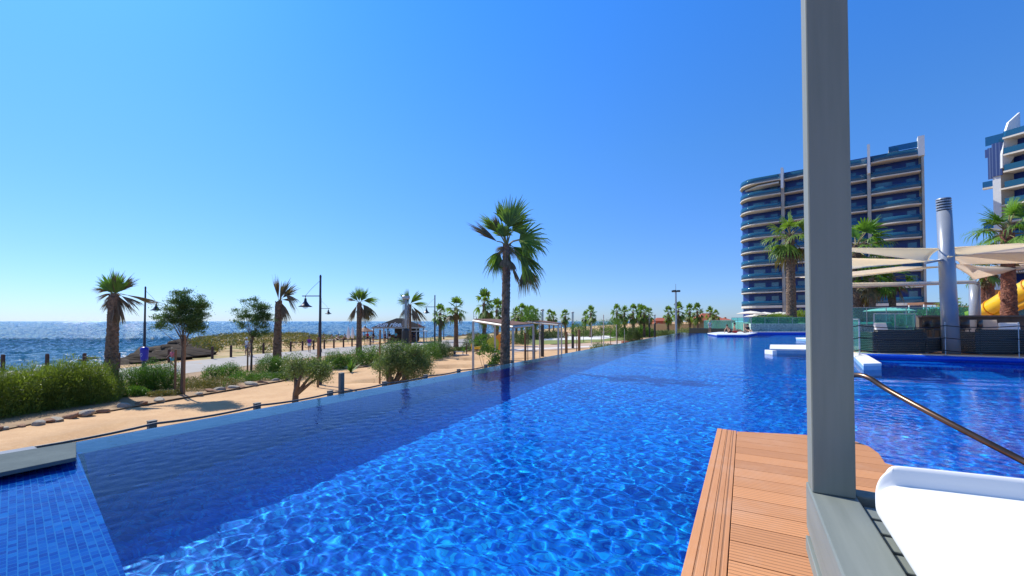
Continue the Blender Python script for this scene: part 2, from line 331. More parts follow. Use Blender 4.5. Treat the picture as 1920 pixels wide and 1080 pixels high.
terr=np.floor(out*5+.8*n2(D_,L_,.8,4)+.3)/5
z=GZ+.035*n2(D_,L_,1.1,5)*inl-(out*.5+.5*np.clip(terr,0,1))*4.6
dune=np.exp(-((D_-80)/9)**2-((L_+48)/11)**2)*.3+np.exp(-((D_-58)/9)**2-((L_+41)/6)**2)*.2
z+=dune*inl+.22*n2(D_,L_,2.6,6)*np.exp(-((s+1)/2.5)**2)*(D_>30)
z=np.where((L_>-24.)&(D_<50),np.minimum(z,GZ+.02),z)
V=(FW[None]*D_.reshape(-1,1)+RT[None]*L_.reshape(-1,1)); V[:,2]=z.ravel(); ny,nx=D_.shape; i=np.arange((ny-1)*(nx-1)); a=(i//(nx-1))*nx+i%(nx-1); Fq=np.stack([a,a+1,a+nx+1,a+nx],-1)
m,nt,bb=newmat('sandy_ground'); g=coords(nt,True); at=N(nt,'ShaderNodeAttribute'); at.attribute_name='shore'
n1=ramp(nt,noise(nt,g,.9,8,.65),.3,.7); c=mixc(nt,n1,(.62,.40,.215),(.50,.30,.155)); c=mixc(nt,mth(nt,'MULTIPLY',ramp(nt,noise(nt,g,9,5),.5,.75),.35),c,(.70,.50,.30))
sc_=mixc(nt,ramp(nt,noise(nt,g,.6,5),.42,.6),(.36,.29,.12),(.13,.14,.04)); sc_=mixc(nt,ramp(nt,noise(nt,g,.22,3),.45,.55),sc_,(.50,.36,.19))
c=mixc(nt,at.outputs['Color'],c,sc_); sp=N(nt,'ShaderNodeSeparateColor'); nt.links.new(at.outputs['Color'],sp.inputs[0])
at2=N(nt,'ShaderNodeAttribute'); at2.attribute_name='rock'; c=mixc(nt,at2.outputs['Fac'],c,mixc(nt,ramp(nt,noise(nt,g,2,6),.35,.65),(.10,.075,.05),(.02,.015,.011)))
nt.links.new(c,bb.inputs['Base Color']); bb.inputs['Roughness'].default_value=.95; bb.inputs['Specular IOR Level'].default_value=.15; bump(nt,bb,noise(nt,g,14,6,.7),.5,.03)
ground=fastmesh('ground',V,Fq,m); struct(ground)
at_=ground.data.attributes.new('shore','FLOAT_COLOR','POINT'); sv=(smoothz((14-s)/8)*(D_>36)).ravel(); at_.data.foreach_set('color',np.stack([sv,sv,sv,np.ones_like(sv)],-1).ravel())
at_=ground.data.attributes.new('rock','FLOAT','POINT'); at_.data.foreach_set('value',smoothz((3.2-s)/2.5).ravel())
SEA=-5.0
ds=np.concatenate([np.arange(20,140,.5),140*1.022**np.arange(1,212)]); 
us=np.linspace(-2.0,.75,520)
U_,D_=np.meshgrid(us,ds); L_=U_*D_; s=coastdist(D_,L_)
amp=1.5*smoothz((D_-20)/60); z=np.zeros_like(D_)
rr=np.random.default_rng(11)
for k in range(26):
    lam=10**rr.uniform(0,.95); aa=rr.normal(0,.55)+.3; kk=2*PI/lam; A=lam*.014
    fade=np.clip(1.3-D_*.004/lam*1.5,0,1)
    z+=A*fade*(1-np.abs(np.sin(kk/2*(D_*math.cos(aa)+L_*math.sin(aa))+rr.uniform(0,6.28))))
V=(FW[None]*D_.reshape(-1,1)+RT[None]*L_.reshape(-1,1)); z=z*amp+rr.normal(size=z.shape)*np.minimum(D_*.0012,1.6)*smoothz((D_-40)/90); V[:,2]=(SEA+z-.3).ravel(); ny,nx=D_.shape; i=np.arange((ny-1)*(nx-1)); a=(i//(nx-1))*nx+i%(nx-1); Fq=np.stack([a,a+1,a+nx+1,a+nx],-1)
m,nt,bb=newmat('sea_water'); g=coords(nt,True)
a1=N(nt,'ShaderNodeAttribute'); a1.attribute_name='foam'; a2=N(nt,'ShaderNodeAttribute'); a2.attribute_name='shallow'
gs=coords(nt,True,(1,1,1)); 
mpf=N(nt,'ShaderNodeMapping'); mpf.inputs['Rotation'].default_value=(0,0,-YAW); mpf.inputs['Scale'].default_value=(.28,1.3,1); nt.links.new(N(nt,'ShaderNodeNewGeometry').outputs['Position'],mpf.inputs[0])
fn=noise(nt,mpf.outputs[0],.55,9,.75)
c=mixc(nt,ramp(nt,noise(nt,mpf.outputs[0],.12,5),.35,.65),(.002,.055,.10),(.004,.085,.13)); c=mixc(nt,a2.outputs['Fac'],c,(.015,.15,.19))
fm=mth(nt,'MAXIMUM',mth(nt,'GREATER_THAN',mth(nt,'ADD',fn,mth(nt,'MULTIPLY',a1.outputs['Fac'],.36)),.69),mth(nt,'GREATER_THAN',noise(nt,mpf.outputs[0],2.2,7,.8),.665))  # second threshold paints white flecks as sun glitter; the first is shore foam
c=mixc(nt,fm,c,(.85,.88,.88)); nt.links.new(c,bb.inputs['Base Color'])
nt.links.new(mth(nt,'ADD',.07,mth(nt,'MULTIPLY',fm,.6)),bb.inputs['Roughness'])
hsum=mth(nt,'ADD',mth(nt,'MULTIPLY',noise(nt,mpf.outputs[0],2.4,8,.75),1.0),mth(nt,'MULTIPLY',noise(nt,mpf.outputs[0],.6,6,.7),1.1))
bump(nt,bb,hsum,1.0,.9); bb.inputs['IOR'].default_value=1.33; bb.inputs['Specular IOR Level'].default_value=.5
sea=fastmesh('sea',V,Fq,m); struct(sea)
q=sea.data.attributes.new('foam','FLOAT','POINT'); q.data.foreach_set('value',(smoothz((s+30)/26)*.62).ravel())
q=sea.data.attributes.new('shallow','FLOAT','POINT'); q.data.foreach_set('value',(smoothz((s+60)/50)*.8).ravel())
# sheets on the land
def sheet(name,pix,z,mat,th=.02):
    b=MB(); b.prism([tuple(P(x,y,z)[:2]) for x,y in pix],z-th,z); return struct(b.build(name,mat))
m_pave=M('grey_pavement',(.33,.30,.265),(.27,.245,.215),.85,scale=.8,bumps=.2,world=True)
m_soil=M('planting_soil',(.40,.25,.13),(.20,.13,.065),.95,scale=1.2,bumps=.8,bscale=10,world=True)
m_lawn=M('lawn',(.13,.17,.03),(.22,.24,.05),.9,scale=.5,bumps=.5,bscale=30,world=True)
m_gravel=M('white_gravel',(.72,.70,.66),(.60,.58,.54),.9,scale=2,world=True)
m_pink=M('pink_paving',(.52,.38,.28),(.44,.31,.22),.85,scale=.6,world=True)
outer=[(-900,745),(-300,705),(0,696),(222,691),(317,681),(398,673),(433,670),(494,663),(545,659),(590,655),(640,651),(700,646),(760,643),(890,634)]
inner=[(890,650),(800,654),(700,660),(600,668),(520,678),(430,690),(330,702),(225,714),(0,738),(-300,790),(-900,900)]
sheet('promenade',outer+inner,GZ+.045,m_pave)
sheet('planting_bed',[(-500,830),(-200,780),(0,738),(225,714),(330,702),(430,690),(520,678),(600,668),(700,660),(800,654),(850,651),(850,656),(800,668),(720,676),(680,688),(600,693),(535,712),(450,727),(330,747),(215,768),(100,786),(0,806),(-200,850),(-500,920)],GZ+.05,m_soil)
sheet('lawn',[(950,636),(1000,628),(1160,621),(1330,612),(1420,612),(1400,624),(1250,628),(1180,636),(1110,642),(985,647)],GZ+.045,m_lawn)
sheet('gravel_bed',[(1005,634),(1060,631),(1130,629),(1162,631),(1130,636),(1020,638)],GZ+.055,m_gravel)
sheet('pavement',[(958,650),(1110,643),(1200,637),(1215,633),(1222,636),(1200,642),(1110,652),(960,660)],GZ+.05,m_pink)
sheet('path',[(958,655),(1110,648.5),(1200,640),(1205,641),(1110,650),(960,657)],GZ+.06,m_gravel)
sheet('dirt_path',[(1010,627),(1130,622),(1150,623),(1100,628),(1015,631)],GZ+.06,m_pink)
# ------------------------------------------------------------------ palms
def fan(apex,dirv,upv,R_,nseg,arc,droop,rg,W=.06,ragged=.25,fold=.0):
    """fan blade made of segments; returns quads Nx4x3"""
    d=dirv/np.linalg.norm(dirv); s=np.cross(d,upv); s/=np.linalg.norm(s)+1e-9; u=np.cross(s,d)
    out=[]
    for k in range(nseg):
        t=(k+.5)/nseg*2-1; an=t*arc; rr=R_*(1-.28*t*t)*rg.uniform(1-ragged,1.05)
        dd=d*math.cos(an)+s*math.sin(an); pl=np.cross(dd,u)
        dn=-droop*R_*rg.uniform(.6,1.4)*(.6+.5*abs(t)); w0=W*.35; w1=W*.95
        hgt=fold*abs(math.sin(an))*R_
        p0=apex; p1=apex+dd*rr*.5+u*hgt*.5+np.array([0,0,dn*.22]); p2=apex+dd*rr*.8+u*hgt*.7+np.array([0,0,dn*.62]); p3=apex+dd*rr*(1-.25*abs(droop))+u*hgt*.8+np.array([0,0,dn*1.25])
        out+=[[p0-pl*w0,p0+pl*w0,p1+pl*w1,p1-pl*w1],[p1-pl*w1,p1+pl*w1,p2+pl*w1*.6,p2-pl*w1*.6],[p2-pl*w1*.6,p2+pl*w1*.6,p3+pl*w1*.12,p3-pl*w1*.12]]
    return out
def palm_mesh(seed,h,rt,Rc,nfr,nseg,wind,spec=None,dist=10,lean=(0,0),elmin=-60,elmax=85,ndead=0,boots=True,rb=None,barkmat=None,leafm=None,oldm=None,dense=1.0,deadlen=1.0):
    """wind = vector pushing fronds; returns dict of part meshes relative to base"""
    r=np.random.default_rng(seed); rb=rb or rt*1.25
    tr=MB(); nr=max(8,int(h/.09)) if boots else 8; n=14 if boots else 8
    pts=[]; rad=[]
    ax=lambda t: np.array([lean[0]*t**1.4,lean[1]*t**1.4,h*t])
    V=[]
    for i in range(nr+1):
        t=i/nr; c=ax(t); base=(rb+(rt-rb)*min(1,t*1.6)+rb*.25*math.exp(-t*14))*(1-.45*smoothz((t-.95)/.05))
        for j in range(n):
            q=2*PI*j/n; jag=(1+(.16 if (i+j)%2 else -.05)*(1 if boots else .4)+r.normal(0,.03)); rr_=base*jag
            V.append(c+np.array([rr_*math.cos(q+.2*i),rr_*math.sin(q+.2*i),(.03 if (i+j)%2 else 0)]))
    tr.add(V,[(i*n+j,i*n+(j+1)%n,(i+1)*n+(j+1)%n,(i+1)*n+j) for i in range(nr) for j in range(n)]+[tuple(range(nr*n,nr*n+n))])
    if boots:
        nb=int(h/.10)*4
        for k in range(nb):
            t=r.uniform(.03,1); q=k*2.4; c=ax(t); base=rb+(rt-rb)*min(1,t*1.6); o_=np.array([math.cos(q),math.sin(q),0]); s_=np.array([-o_[1],o_[0],0])
            p=c+o_*base*.95; L=base*r.uniform(.55,.9); wd=base*.42; up_=np.array([0,0,1])
            tr.add([p-s_*wd-up_*L*.5,p+s_*wd-up_*L*.5,p+o_*L*.30+up_*L*.8+s_*wd*.3,p+o_*L*.30+up_*L*.8-s_*wd*.3,p+up_*L*.4-s_*wd,p+up_*L*.4+s_*wd],[(0,1,2,3),(3,2,5,4),(0,3,4),(1,5,2)])
    top=ax(1.0); wv=np.array([wind[0],wind[1],0])
    live=[];old=[];pet=MB()
    dead=[]
    for (hx,hy,ang,Rp,arc,dr,kind) in (spec or []):
        Rp*=1.12
        k_=dist/F; tl=r.normal(0,.35); hub=top+RT*hx*k_+UP*hy*k_+FW*r.normal(0,.18)*math.hypot(hx,hy)*k_; dv=RT*math.cos(R(ang))+UP*math.sin(R(ang))+FW*tl*.6; upv=-FW+RT*r.normal(0,.35)+UP*r.normal(0,.35)
        pet.tube([top-UP*.05,(top+hub)/2+UP*.08*math.hypot(hx,hy)*k_,hub],[.03,.022,.014],5,False)
        ns=nseg if arc>16 else max(7,nseg//2)
        for rep_ in range(2 if arc>16 else 3):
            q_=fan(hub,dv+r.normal(0,.08,3),upv+r.normal(0,.3,3),Rp*k_*r.uniform(.85,1.02),ns,R(arc),dr,r,W=Rp*k_*max(.012,.62*R(arc)/ns),ragged=.35,fold=r.uniform(-.1,.25))
            (live if kind=='g' else old if kind=='o' else dead).extend(q_)
    for k in range(0 if spec else nfr):
        t=(k+.5)/nfr; el=R(elmax+(elmin-elmax)*t+r.normal(0,7)); az=k*2.39996+r.normal(0,.25)
        d=np.array([math.cos(el)*math.cos(az),math.cos(el)*math.sin(az),math.sin(el)])+wv*r.uniform(.5,1.1); d/=np.linalg.norm(d)
        pl=Rc*r.uniform(.38,.55); Rf=Rc*r.uniform(.5,.66)
        if nfr<=8: Rf*=1.1
        p0=top+np.array([0,0,-.15*t*Rc]); side=np.array([0,0,-1.])*max(0,math.cos(el))*pl*.18
        p1=p0+d*pl*.5+side*.2; p2=p0+d*pl+side
        pet.tube([p0,p1,p2],[.022*Rc,.016*Rc,.010*Rc],4,False)
        dd=(p2-p1); dd/=np.linalg.norm(dd); upv=np.array([0,0,1.])+r.normal(0,.25,3)
        if abs(dd[2])>.85: upv=np.array([math.cos(az),math.sin(az),.2])
        qs=fan(p2,dd,upv,Rf,nseg,R(r.uniform(75,105)),.10+.40*t+r.uniform(0,.12),r,W=Rf*(.95 if nseg<14 else .8)/nseg*dense,fold=r.uniform(-.15,.3))
        (old if (t>.7 and r.random()<.55) else live).extend(qs)
    for k in range(ndead):
        az=r.uniform(0,2*PI); d=np.array([.45*math.cos(az),.45*math.sin(az),-r.uniform(.35,1.)])+wv*.9; d/=np.linalg.norm(d)
        pl=Rc*r.uniform(.3,.55)*deadlen; p0=top-np.array([0,0,r.uniform(.05,.25)*Rc]); p2=p0+d*pl
        pet.tube([p0,(p0+p2)/2+np.array([0,0,.04]),p2],[.02*Rc,.014*Rc,.008*Rc],4,False)
        dead+=fan(p2,d,np.array([math.cos(az),math.sin(az),.3]),Rc*.5*deadlen,max(6,nseg//2),R(38),.15,r,W=Rc*.02)
    return dict(trunk=tr,live=live,old=old,dead=dead,pet=pet)
m_pet=M('palm_petiole',(.22,.20,.06),(.16,.12,.05),.7)
def make_palm(loc,label,group=None,cat='palm tree',barkmat=None,leafm=None,rz=0,**k):
    d=palm_mesh(**k); t=thing('palm_tree',loc,label,cat,group,rz)
    d['trunk'].build('trunk',barkmat or m_bark,t)
    q=quads('crown',np.array(d['live']),leafm or m_palm,t)
    d['pet'].build('leaf_stalks',m_pet,q)
    if d['old']: quads('old_fronds',np.array(d['old']),m_palmold,t)
    if d['dead']: quads('dead_fronds',np.array(d['dead']),m_palmdead,t)
    return reg(t)
WR=tuple((RT*.35)[:2]); WR2=tuple((RT*.75)[:2]); WX=tuple((RT*1.5)[:2])
LR=lambda px: tuple((RT*px)[:2])
def hz(py,d): return float(PD(960,py,d)[2])-GZ       # height above ground of a photo row at depth d
# big palm by the pool
G,O_,D_d='g','o','d'
make_palm(B(946,13.2),'tall palm with ragged green fan crown standing right at the pool edge',seed=5,h=hz(459,13.2),rt=.118,rb=.175,Rc=1.42,nfr=24,nseg=30,wind=(0,0),lean=LR(.07),dist=13.2,ndead=2,deadlen=.6,
 spec=[(-10,44,97,46,13,.05,G),(4,34,66,66,56,.10,G),(10,28,32,52,48,.15,G),(-17,22,133,50,20,.12,G),(-11,26,116,42,18,.05,O_),(-6,16,92,36,72,.1,G),(-19,6,146,64,8,.05,D_d),(24,9,8,60,72,.28,G),(22,12,-14,50,50,.3,G),(12,-4,-27,50,34,.25,G),(26,-20,-46,58,40,.3,G),(33,-42,-66,50,44,.25,O_),(-14,-14,-122,46,48,.25,G),(-15,-18,-108,40,30,.2,O_),(8,-36,-62,50,5,.1,D_d),(-4,-4,-150,22,36,.2,D_d),(4,-6,-40,26,30,.2,D_d)])
make_palm(B(207,19),'bent palm with windswept dead fronds and a small green tuft behind the hedge',seed=9,h=hz(552,19),rt=.19,rb=.25,Rc=.95,nfr=8,nseg=20,wind=(0,0),lean=LR(.10),dist=19,ndead=2,leafm=m_palmfresh,deadlen=.5,
 spec=[(0,2,92,46,40,.05,G),(3,2,64,44,28,.1,G),(-4,2,120,42,28,.1,G),(0,4,80,46,18,.05,O_),(6,4,36,50,7,.08,O_),(6,6,50,46,9,.05,D_d),(-8,6,168,30,18,.25,D_d),(-6,2,196,26,16,.3,D_d),(-6,-1,215,24,16,.3,D_d),(20,-1,-14,58,3.5,.1,D_d),(14,-3,-22,44,5,.15,D_d),(8,-4,-36,44,5,.15,D_d),(5,-6,-72,62,8,.1,D_d),(3,-6,-84,54,9,.1,D_d),(1,-6,-93,40,12,.1,D_d),(-2,-4,-112,32,14,.1,D_d),(6,-4,-58,34,10,.2,D_d)])
make_palm(B(519,30),'palm stripped by the wind with brown rags of leaves beside the promenade',seed=12,h=hz(566,30),rt=.21,rb=.27,Rc=1.7,nfr=6,nseg=16,wind=(0,0),lean=LR(.10),dist=30,ndead=2,deadlen=.5,
 spec=[(0,6,89,46,7,.02,D_d),(2,6,72,40,16,.05,O_),(6,8,52,38,20,.1,O_),(10,18,-44,52,6,.1,D_d),(12,16,-28,40,6,.15,D_d),(4,-2,-64,36,22,.2,D_d),(3,-4,-84,34,16,.1,D_d),(6,4,10,28,12,.2,O_)])
make_palm(B(673,40),'palm with drooping fronds blown right standing behind the round shrub',seed=15,h=hz(568,40),rt=.20,rb=.25,Rc=1.9,nfr=15,nseg=14,wind=(0,0),dist=40,ndead=2,deadlen=.5,
 spec=[(-3,4,128,30,22,.15,G),(0,4,92,30,26,.05,G),(3,4,68,30,26,.1,G),(9,4,12,30,26,.2,G),(8,-3,-36,34,26,.25,O_),(8,-7,-55,34,24,.2,O_),(-6,-6,-106,32,12,.1,D_d),(5,-8,-76,30,14,.1,D_d),(-6,4,160,20,16,.2,O_)])
make_palm(B(767,42),'palm partly hidden by the nearest column lamp beside the beach bar',seed=18,h=hz(572,42),rt=.19,rb=.22,Rc=1.9,nfr=14,nseg=14,wind=(0,0),dist=42,ndead=2,deadlen=.5,
 spec=[(-2,4,98,30,12,.05,G),(3,4,48,32,16,.1,G),(8,3,4,28,22,.25,G),(8,-4,-42,36,22,.2,O_),(5,-6,-66,36,18,.15,D_d),(-5,3,152,26,20,.2,G),(-6,-4,-120,24,16,.2,O_),(-3,4,124,26,14,.1,G)])
make_palm(B(855,52),'palm with full round crown between the street lamp and the pergola',seed=21,h=hz(578,52),rt=.22,rb=.26,Rc=1.75,nfr=18,nseg=11,wind=(0.1,0),elmin=-60,elmax=80,ndead=4)
# small shared variants
far_a=make_palm(B(908,50),'tall palm just left of the tallest palm, above the pergola roof',group='palms along the seafront park',seed=31,h=3.3,rt=.19,rb=.24,Rc=1.5,nfr=24,nseg=10,wind=(.15,.1),elmin=-70,elmax=80,ndead=6)
far_a.scale=(1,1,hz(570,50)/3.3)
FARP=[(932,57,582,'palm tucked behind the trunk of the tallest palm'),(825,66,588,'small palm right of the street lamp above the sea'),
(968,80,590,'leftmost palm of the clump right of the tallest palm'),(978,76,586,'second palm of the clump right of the tallest palm'),(987,84,588,'middle palm of the clump right of the tallest palm'),(997,78,589,'fourth palm of the clump right of the tallest palm'),(1004,90,592,'rightmost palm of the clump right of the tallest palm'),
(1030,105,592,'small palm right of the tall black column lamp'),(1038,112,594,'smaller palm of the pair right of the tall black column lamp'),(1060,95,593,'windblown thin palm just left of the middle column lamp'),
(1098,105,594,'palm right of the middle column lamp on the skyline'),(1108,84,588,'thin ragged palm among the staked saplings'),
(1157,85,586,'leftmost palm of the row behind the green bushes'),(1171,88,588,'second palm of the row behind the green bushes'),(1187,84,586,'third palm of the row behind the green bushes'),(1201,92,585,'fourth palm of the row behind the green bushes'),(1208,86,588,'fifth palm of the row behind the green bushes'),(1217,96,590,'rightmost palm of the row behind the green bushes'),
(1253,95,588,'small palm left of the tall floodlight mast'),(1272,80,583,'big palm directly behind the tall floodlight mast'),(1294,92,585,'palm right of the tall floodlight mast'),(1308,88,584,'palm second right of the tall floodlight mast'),(1332,98,588,'palm in front of the red roof'),(1343,110,592,'small palm right of the red roof')]
for i,(px,d,py,lb) in enumerate(FARP):
    dup(far_a,B(px,d),lb,rz=i*1.7,sc=(1,1,hz(py,d)/3.3) if d<100 else (.85,.85,hz(py,d)/3.3))
# palms of the resort, standing on the upper terrace
RZ=1.2
def rpalm(px,d,py,z0,label,**k):
    kw=dict(nfr=20,nseg=16,wind=(.1,0),elmin=-60,elmax=80,ndead=6); kw.update(k)
    return make_palm(B(px,d,z0),label,group='palms of the resort gardens',h=float(PD(px,py,d)[2])-z0,**kw)
rpalm(1484,44,440,RZ,'tall palm in front of the curved tower left of the grey post',seed=41,rt=.33,rb=.42,Rc=2.9,wind=(-.12,0),leafm=m_palmold if False else m_palm,ndead=7)
pB=rpalm(1607,42,462,RZ,'tall palm hidden mostly behind the grey post in front of the tower',seed=43,rt=.33,rb=.42,Rc=3.4,wind=tuple((RT*.3)[:2]),leafm=m_palmfresh)
pC=rpalm(1636,40,522,RZ,'short palm under the shade sails beside the grey post',seed=47,rt=.20,rb=.24,Rc=1.9,nfr=16,nseg=12,leafm=m_palmfresh)
dup(pC,B(1626,42,RZ),'short palm leaning behind the other one under the shade sails',rz=2,sc=.92)
dup(pC,B(1674,40,RZ),'short palm with wide crown between the sails and the white parasol',rz=4,sc=(1.1,1.1,1.05))
rpalm(1893,20,432,.9,'large palm with bright green fans and red shaggy trunk by the yellow slide',seed=53,rt=.21,rb=.26,Rc=1.75,nfr=18,nseg=26,barkmat=m_bark_red,leafm=m_palmfresh,wind=tuple((-RT*.12)[:2]),elmin=-25,elmax=75,ndead=2)
pE=rpalm(1846,34,505,RZ,'thin trunked palm behind the grey sail columns near the slide',seed=57,rt=.22,rb=.26,Rc=1.5,nfr=12,nseg=12,barkmat=m_bark_red)
dup(pE,B(1858,33,RZ),'second thin trunked palm behind the sail columns near the slide',rz=2.2,sc=1)
dup(pE,B(1780,48,RZ),'small dark palm seen against the sky just right of the sail mast',rz=1,sc=(.9,.9,.55))
# ------------------------------------------------------------------ trees and shrubs
def branch_tree(seed,h,rt,crown,nleaf,L,W,nbr=9,clear=.45,lean=(0,0),outb=.8,nclump=60,cl=.2):
    """crown = list of (cx,cy,cz,rx,ry,rz) ellipsoids relative to base"""
    r=np.random.default_rng(seed); tr=MB(); top=np.array([lean[0],lean[1],h*.75])
    mid=np.array([lean[0]*.4+r.normal(0,.03),lean[1]*.4,h*clear])
    tr.tube([(0,0,0),mid*.5,mid,(mid+top)/2,top],[rt*1.3,rt,rt*.85,rt*.5,rt*.15],7)
    cs=[]
    wts=np.array([c[3]*c[4]*c[5] for c in crown]); wts/=wts.sum()
    for k in range(nclump):
        c=crown[r.choice(len(crown),p=wts)]; v=r.normal(size=3); v/=np.linalg.norm(v); v*=r.uniform(.35,1.05)
        cs.append(np.array(c[:3])+v*np.array(c[3:]))
    cs=np.array(cs)
    for k in range(nbr):
        p=cs[k%len(cs)]; st=mid+(top-mid)*r.uniform(0,.7); m_=(st+p)/2+np.array([0,0,-.05])
        tr.tube([st,m_,p],[rt*.4,rt*.22,rt*.07],5,False)
    per=nleaf//nclump; out=[]
    for c in cs:
        s_=cl*r.uniform(.6,1.3); e=r.normal(size=(per,3))*np.array([s_,s_,s_*.6])
        out.append(leaves(c+e,L,W,outdir=np.sign(e)*.0+(c-top)/max(.1,np.linalg.norm(c-top))*outb,spread=.8,upb=.1,rg=r))
    return tr,np.concatenate(out)
def tree(loc,label,mat,cat='tree',name='small_tree',group=None,bark=None,**k):
    tr,lv=branch_tree(**k); t=thing(name,loc,label,cat,group); tr.build('trunk',bark or m_wood,t); quads('crown',lv,mat,t); return reg(t)
def stake(px,d,py,label,group='timber stakes beside young trees',r=.05,z=GZ,mat=None):
    h=float(PD(px,py,d)[2])-z; b=MB(); n=7; prof=[(r,0),(r*.96,h*.6),(r*.95,h-.01),(r*.7,h)]
    b.lathe(prof,8); o=b.build('timber_stake',mat or m_stake,loc=None); o.location=tuple(B(px,d,z)); return tag(o,label,'stake',group)
c_=lambda l,d,z,rl,rz_: tuple((RT*l+FW*d)[:2])+(z,rl,rl,rz_)
tree(B(341,18.7),'young bushy tree tied to a stake, its dark crown against the sea',m_tree,seed=61,h=3.9,rt=.055,crown=[c_(-.45,0,3.45,.6,.5),c_(.15,.1,3.75,.75,.75),c_(-.05,0,4.35,.4,.4),c_(.65,0,3.25,.5,.45),c_(.7,0,4.05,.5,.3),c_(-.8,0,3.1,.3,.2),c_(.3,0,2.95,.5,.25)],nleaf=24000,L=.085,W=.024,nclump=150,cl=.12,nbr=14)
stake(328,18.9,655,'timber stake left of the young tree by the hedge')
stake(345,18.5,628,'timber stake right of the young tree by the hedge',r=.045)
tree(B(471,27),'young airy tree left of the stripped palm, crown against the sea',m_tree,seed=63,h=3.6,rt=.06,crown=[c_(-.5,0,3.5,.7,.65),c_(.35,0,3.7,.8,.85),c_(0,0,4.5,.55,.45),c_(.6,0,2.8,.5,.5),c_(0,0,2.7,.5,.4),c_(.9,0,4.1,.35,.3)],nleaf=14000,L=.1,W=.028,nclump=90,cl=.14,nbr=16)
stake(464,26.8,650,'timber stake beside the young airy tree')
stake(596,21,632,'timber stake beside the tall blue-black street lamp',r=.06)
stake(712,22,618,'slim timber stake behind the large olive tree',r=.05)
# leafy sapling by the pool edge
tree(B(917,15.5),'leafy sapling with drooping twigs in front of the pergola by the pool edge',m_bush,seed=65,h=2.5,rt=.035,crown=[c_(-.25,0,2.55,.25,.45),c_(.15,0,1.9,.32,.35),c_(-.05,0,1.3,.38,.25),c_(.3,0,1.35,.2,.3)],nleaf=2600,L=.12,W=.03,nclump=38,cl=.1,clear=.2)
# olives
def olive(px,d,crown,label,seed,h,tw,nleaf,lean=(0,0)):
    tr=MB(); r=np.random.default_rng(seed); t=thing('olive_tree',B(px,d),label,'olive tree','olive trees beside the pool wall')
    ln=np.array([lean[0],lean[1],0])
    tr.tube([(0,0,0),ln*.2+np.array([.02,0,h*.35]),ln*.5+np.array([-.04,.02,h*.65]),ln+np.array([0,0,h])],[tw*1.5,tw*1.05,tw*.95,tw*.7],9)
    cs=[]; wts=np.array([c[3]**2*c[5] for c in crown]); wts/=wts.sum()
    for c in crown: tr.tube([ln*.5+np.array([0,0,h*.62]),(ln*.5+np.array([0,0,h*.7])+np.array(c[:3]))/2+r.normal(0,.05,3),np.array(c[:3])],[tw*.7,tw*.45,tw*.15],7)
    for k in range(110):
        c=crown[r.choice(len(crown),p=wts)]; v=r.normal(size=3); v/=np.linalg.norm(v); v*=r.uniform(.5,1.02); p=np.array(c[:3])+v*np.array(c[3:]); cs.append(p)
        if k<30: tr.tube([np.array(c[:3]),(np.array(c[:3])+p)/2+r.normal(0,.03,3),p],[tw*.18,tw*.12,tw*.04],4,False)
    out=[]; per=nleaf//110
    for c in cs:
        e=r.normal(size=(per,3))*np.array([.12,.12,.09]); out.append(leaves(c+e,.075,.02,spread=1,upb=.45,rg=r))
    tr.build('trunk',m_wood,t,smooth=True); quads('crown',np.concatenate(out),m_olive,t); return t
olive(551,14.2,[c_(-.05,0,1.75,.34,.42),c_(.75,0,1.62,.5,.34),c_(.4,0,1.85,.4,.3),c_(1.0,0,1.5,.3,.25)],'smaller gnarled olive tree with its crown leaning right over the pool edge',71,1.3,.10,9000,lean=tuple((RT*.12)[:2]))
olive(728,14.6,[c_(-.1,0,1.75,.5,.38),c_(.45,.2,2.0,.62,.5),c_(.95,0,1.7,.5,.5),c_(.1,0,2.25,.4,.25),c_(1.0,0,2.2,.35,.25)],'large dense olive tree with a wide crown at the pool edge',73,1.35,.12,22000,lean=tuple((RT*.1)[:2]))
b=MB(); b.lathe([(.16,0),(.24,.45),(.25,.62),(.29,.64),(.29,.75),(.25,.75),(.24,.6)],20); o=b.build('clay_pot',m_terracotta,smooth=True); o.location=tuple(B(787,14.5,-1.72)); tag(o,'round terracotta pot under the large olive tree','pot')
b=MB(); b.box((0,0,0),(.5,.5,.35)); o=b.build('stone_plinth',m_side,bevel=.01); o.location=tuple(B(787,14.5,-1.72)-np.array([0,0,.18])); tag(o,'low stone plinth carrying the terracotta pot','plinth')
def shrub(pts,label,mat,nleaf,L,W,name='shrub',cat='shrub',group=None,seed=0,upb=.8,flat=1.0,loc=None,stems=True,shell=.25):
    """pts: list of (px,d,r,h) mounds"""
    r=np.random.default_rng(seed+100); loc=B(*loc) if loc else B(pts[0][0],pts[0][1]); out=[]; st=MB()
    wts=np.array([p[2]**2*p[3] for p in pts]); wts/=wts.sum()
    for (px,d,rr_,h),wq in zip(pts,wts):
        c=B(px,d,loc[2])-loc; n=int(nleaf*wq); v=r.normal(size=(n,3)); v/=np.linalg.norm(v,axis=1)[:,None]; rad=1-np.abs(r.normal(0,shell,n)); rad=np.clip(rad,.1,1.12)
        lump=1+.16*np.sin(v[:,0]*7+px)*np.sin(v[:,1]*6+d)+.1*np.sin(v[:,2]*9+px*.3)
        p=v*(rad*lump)[:,None]*np.array([rr_,rr_,h]); p[:,2]=np.abs(p[:,2]); out.append(leaves(c+p,L,W,outdir=v*.6,spread=.55,upb=upb,rg=r))
        for k in range(6 if stems else 0):
            a=r.uniform(0,6.28); e=c+np.array([math.cos(a)*rr_*.6,math.sin(a)*rr_*.6,h*.7]); st.tube([c+(0,0,0),(c+e)/2+np.array([0,0,.05]),e],[.03,.02,.008],4,False)
    t=thing(name,loc,label,cat,group); quads('foliage',np.concatenate(out),mat,t)
    if stems: st.build('stems',m_wood,t)
    return reg(t)
HG='shrubs of the planting strip'
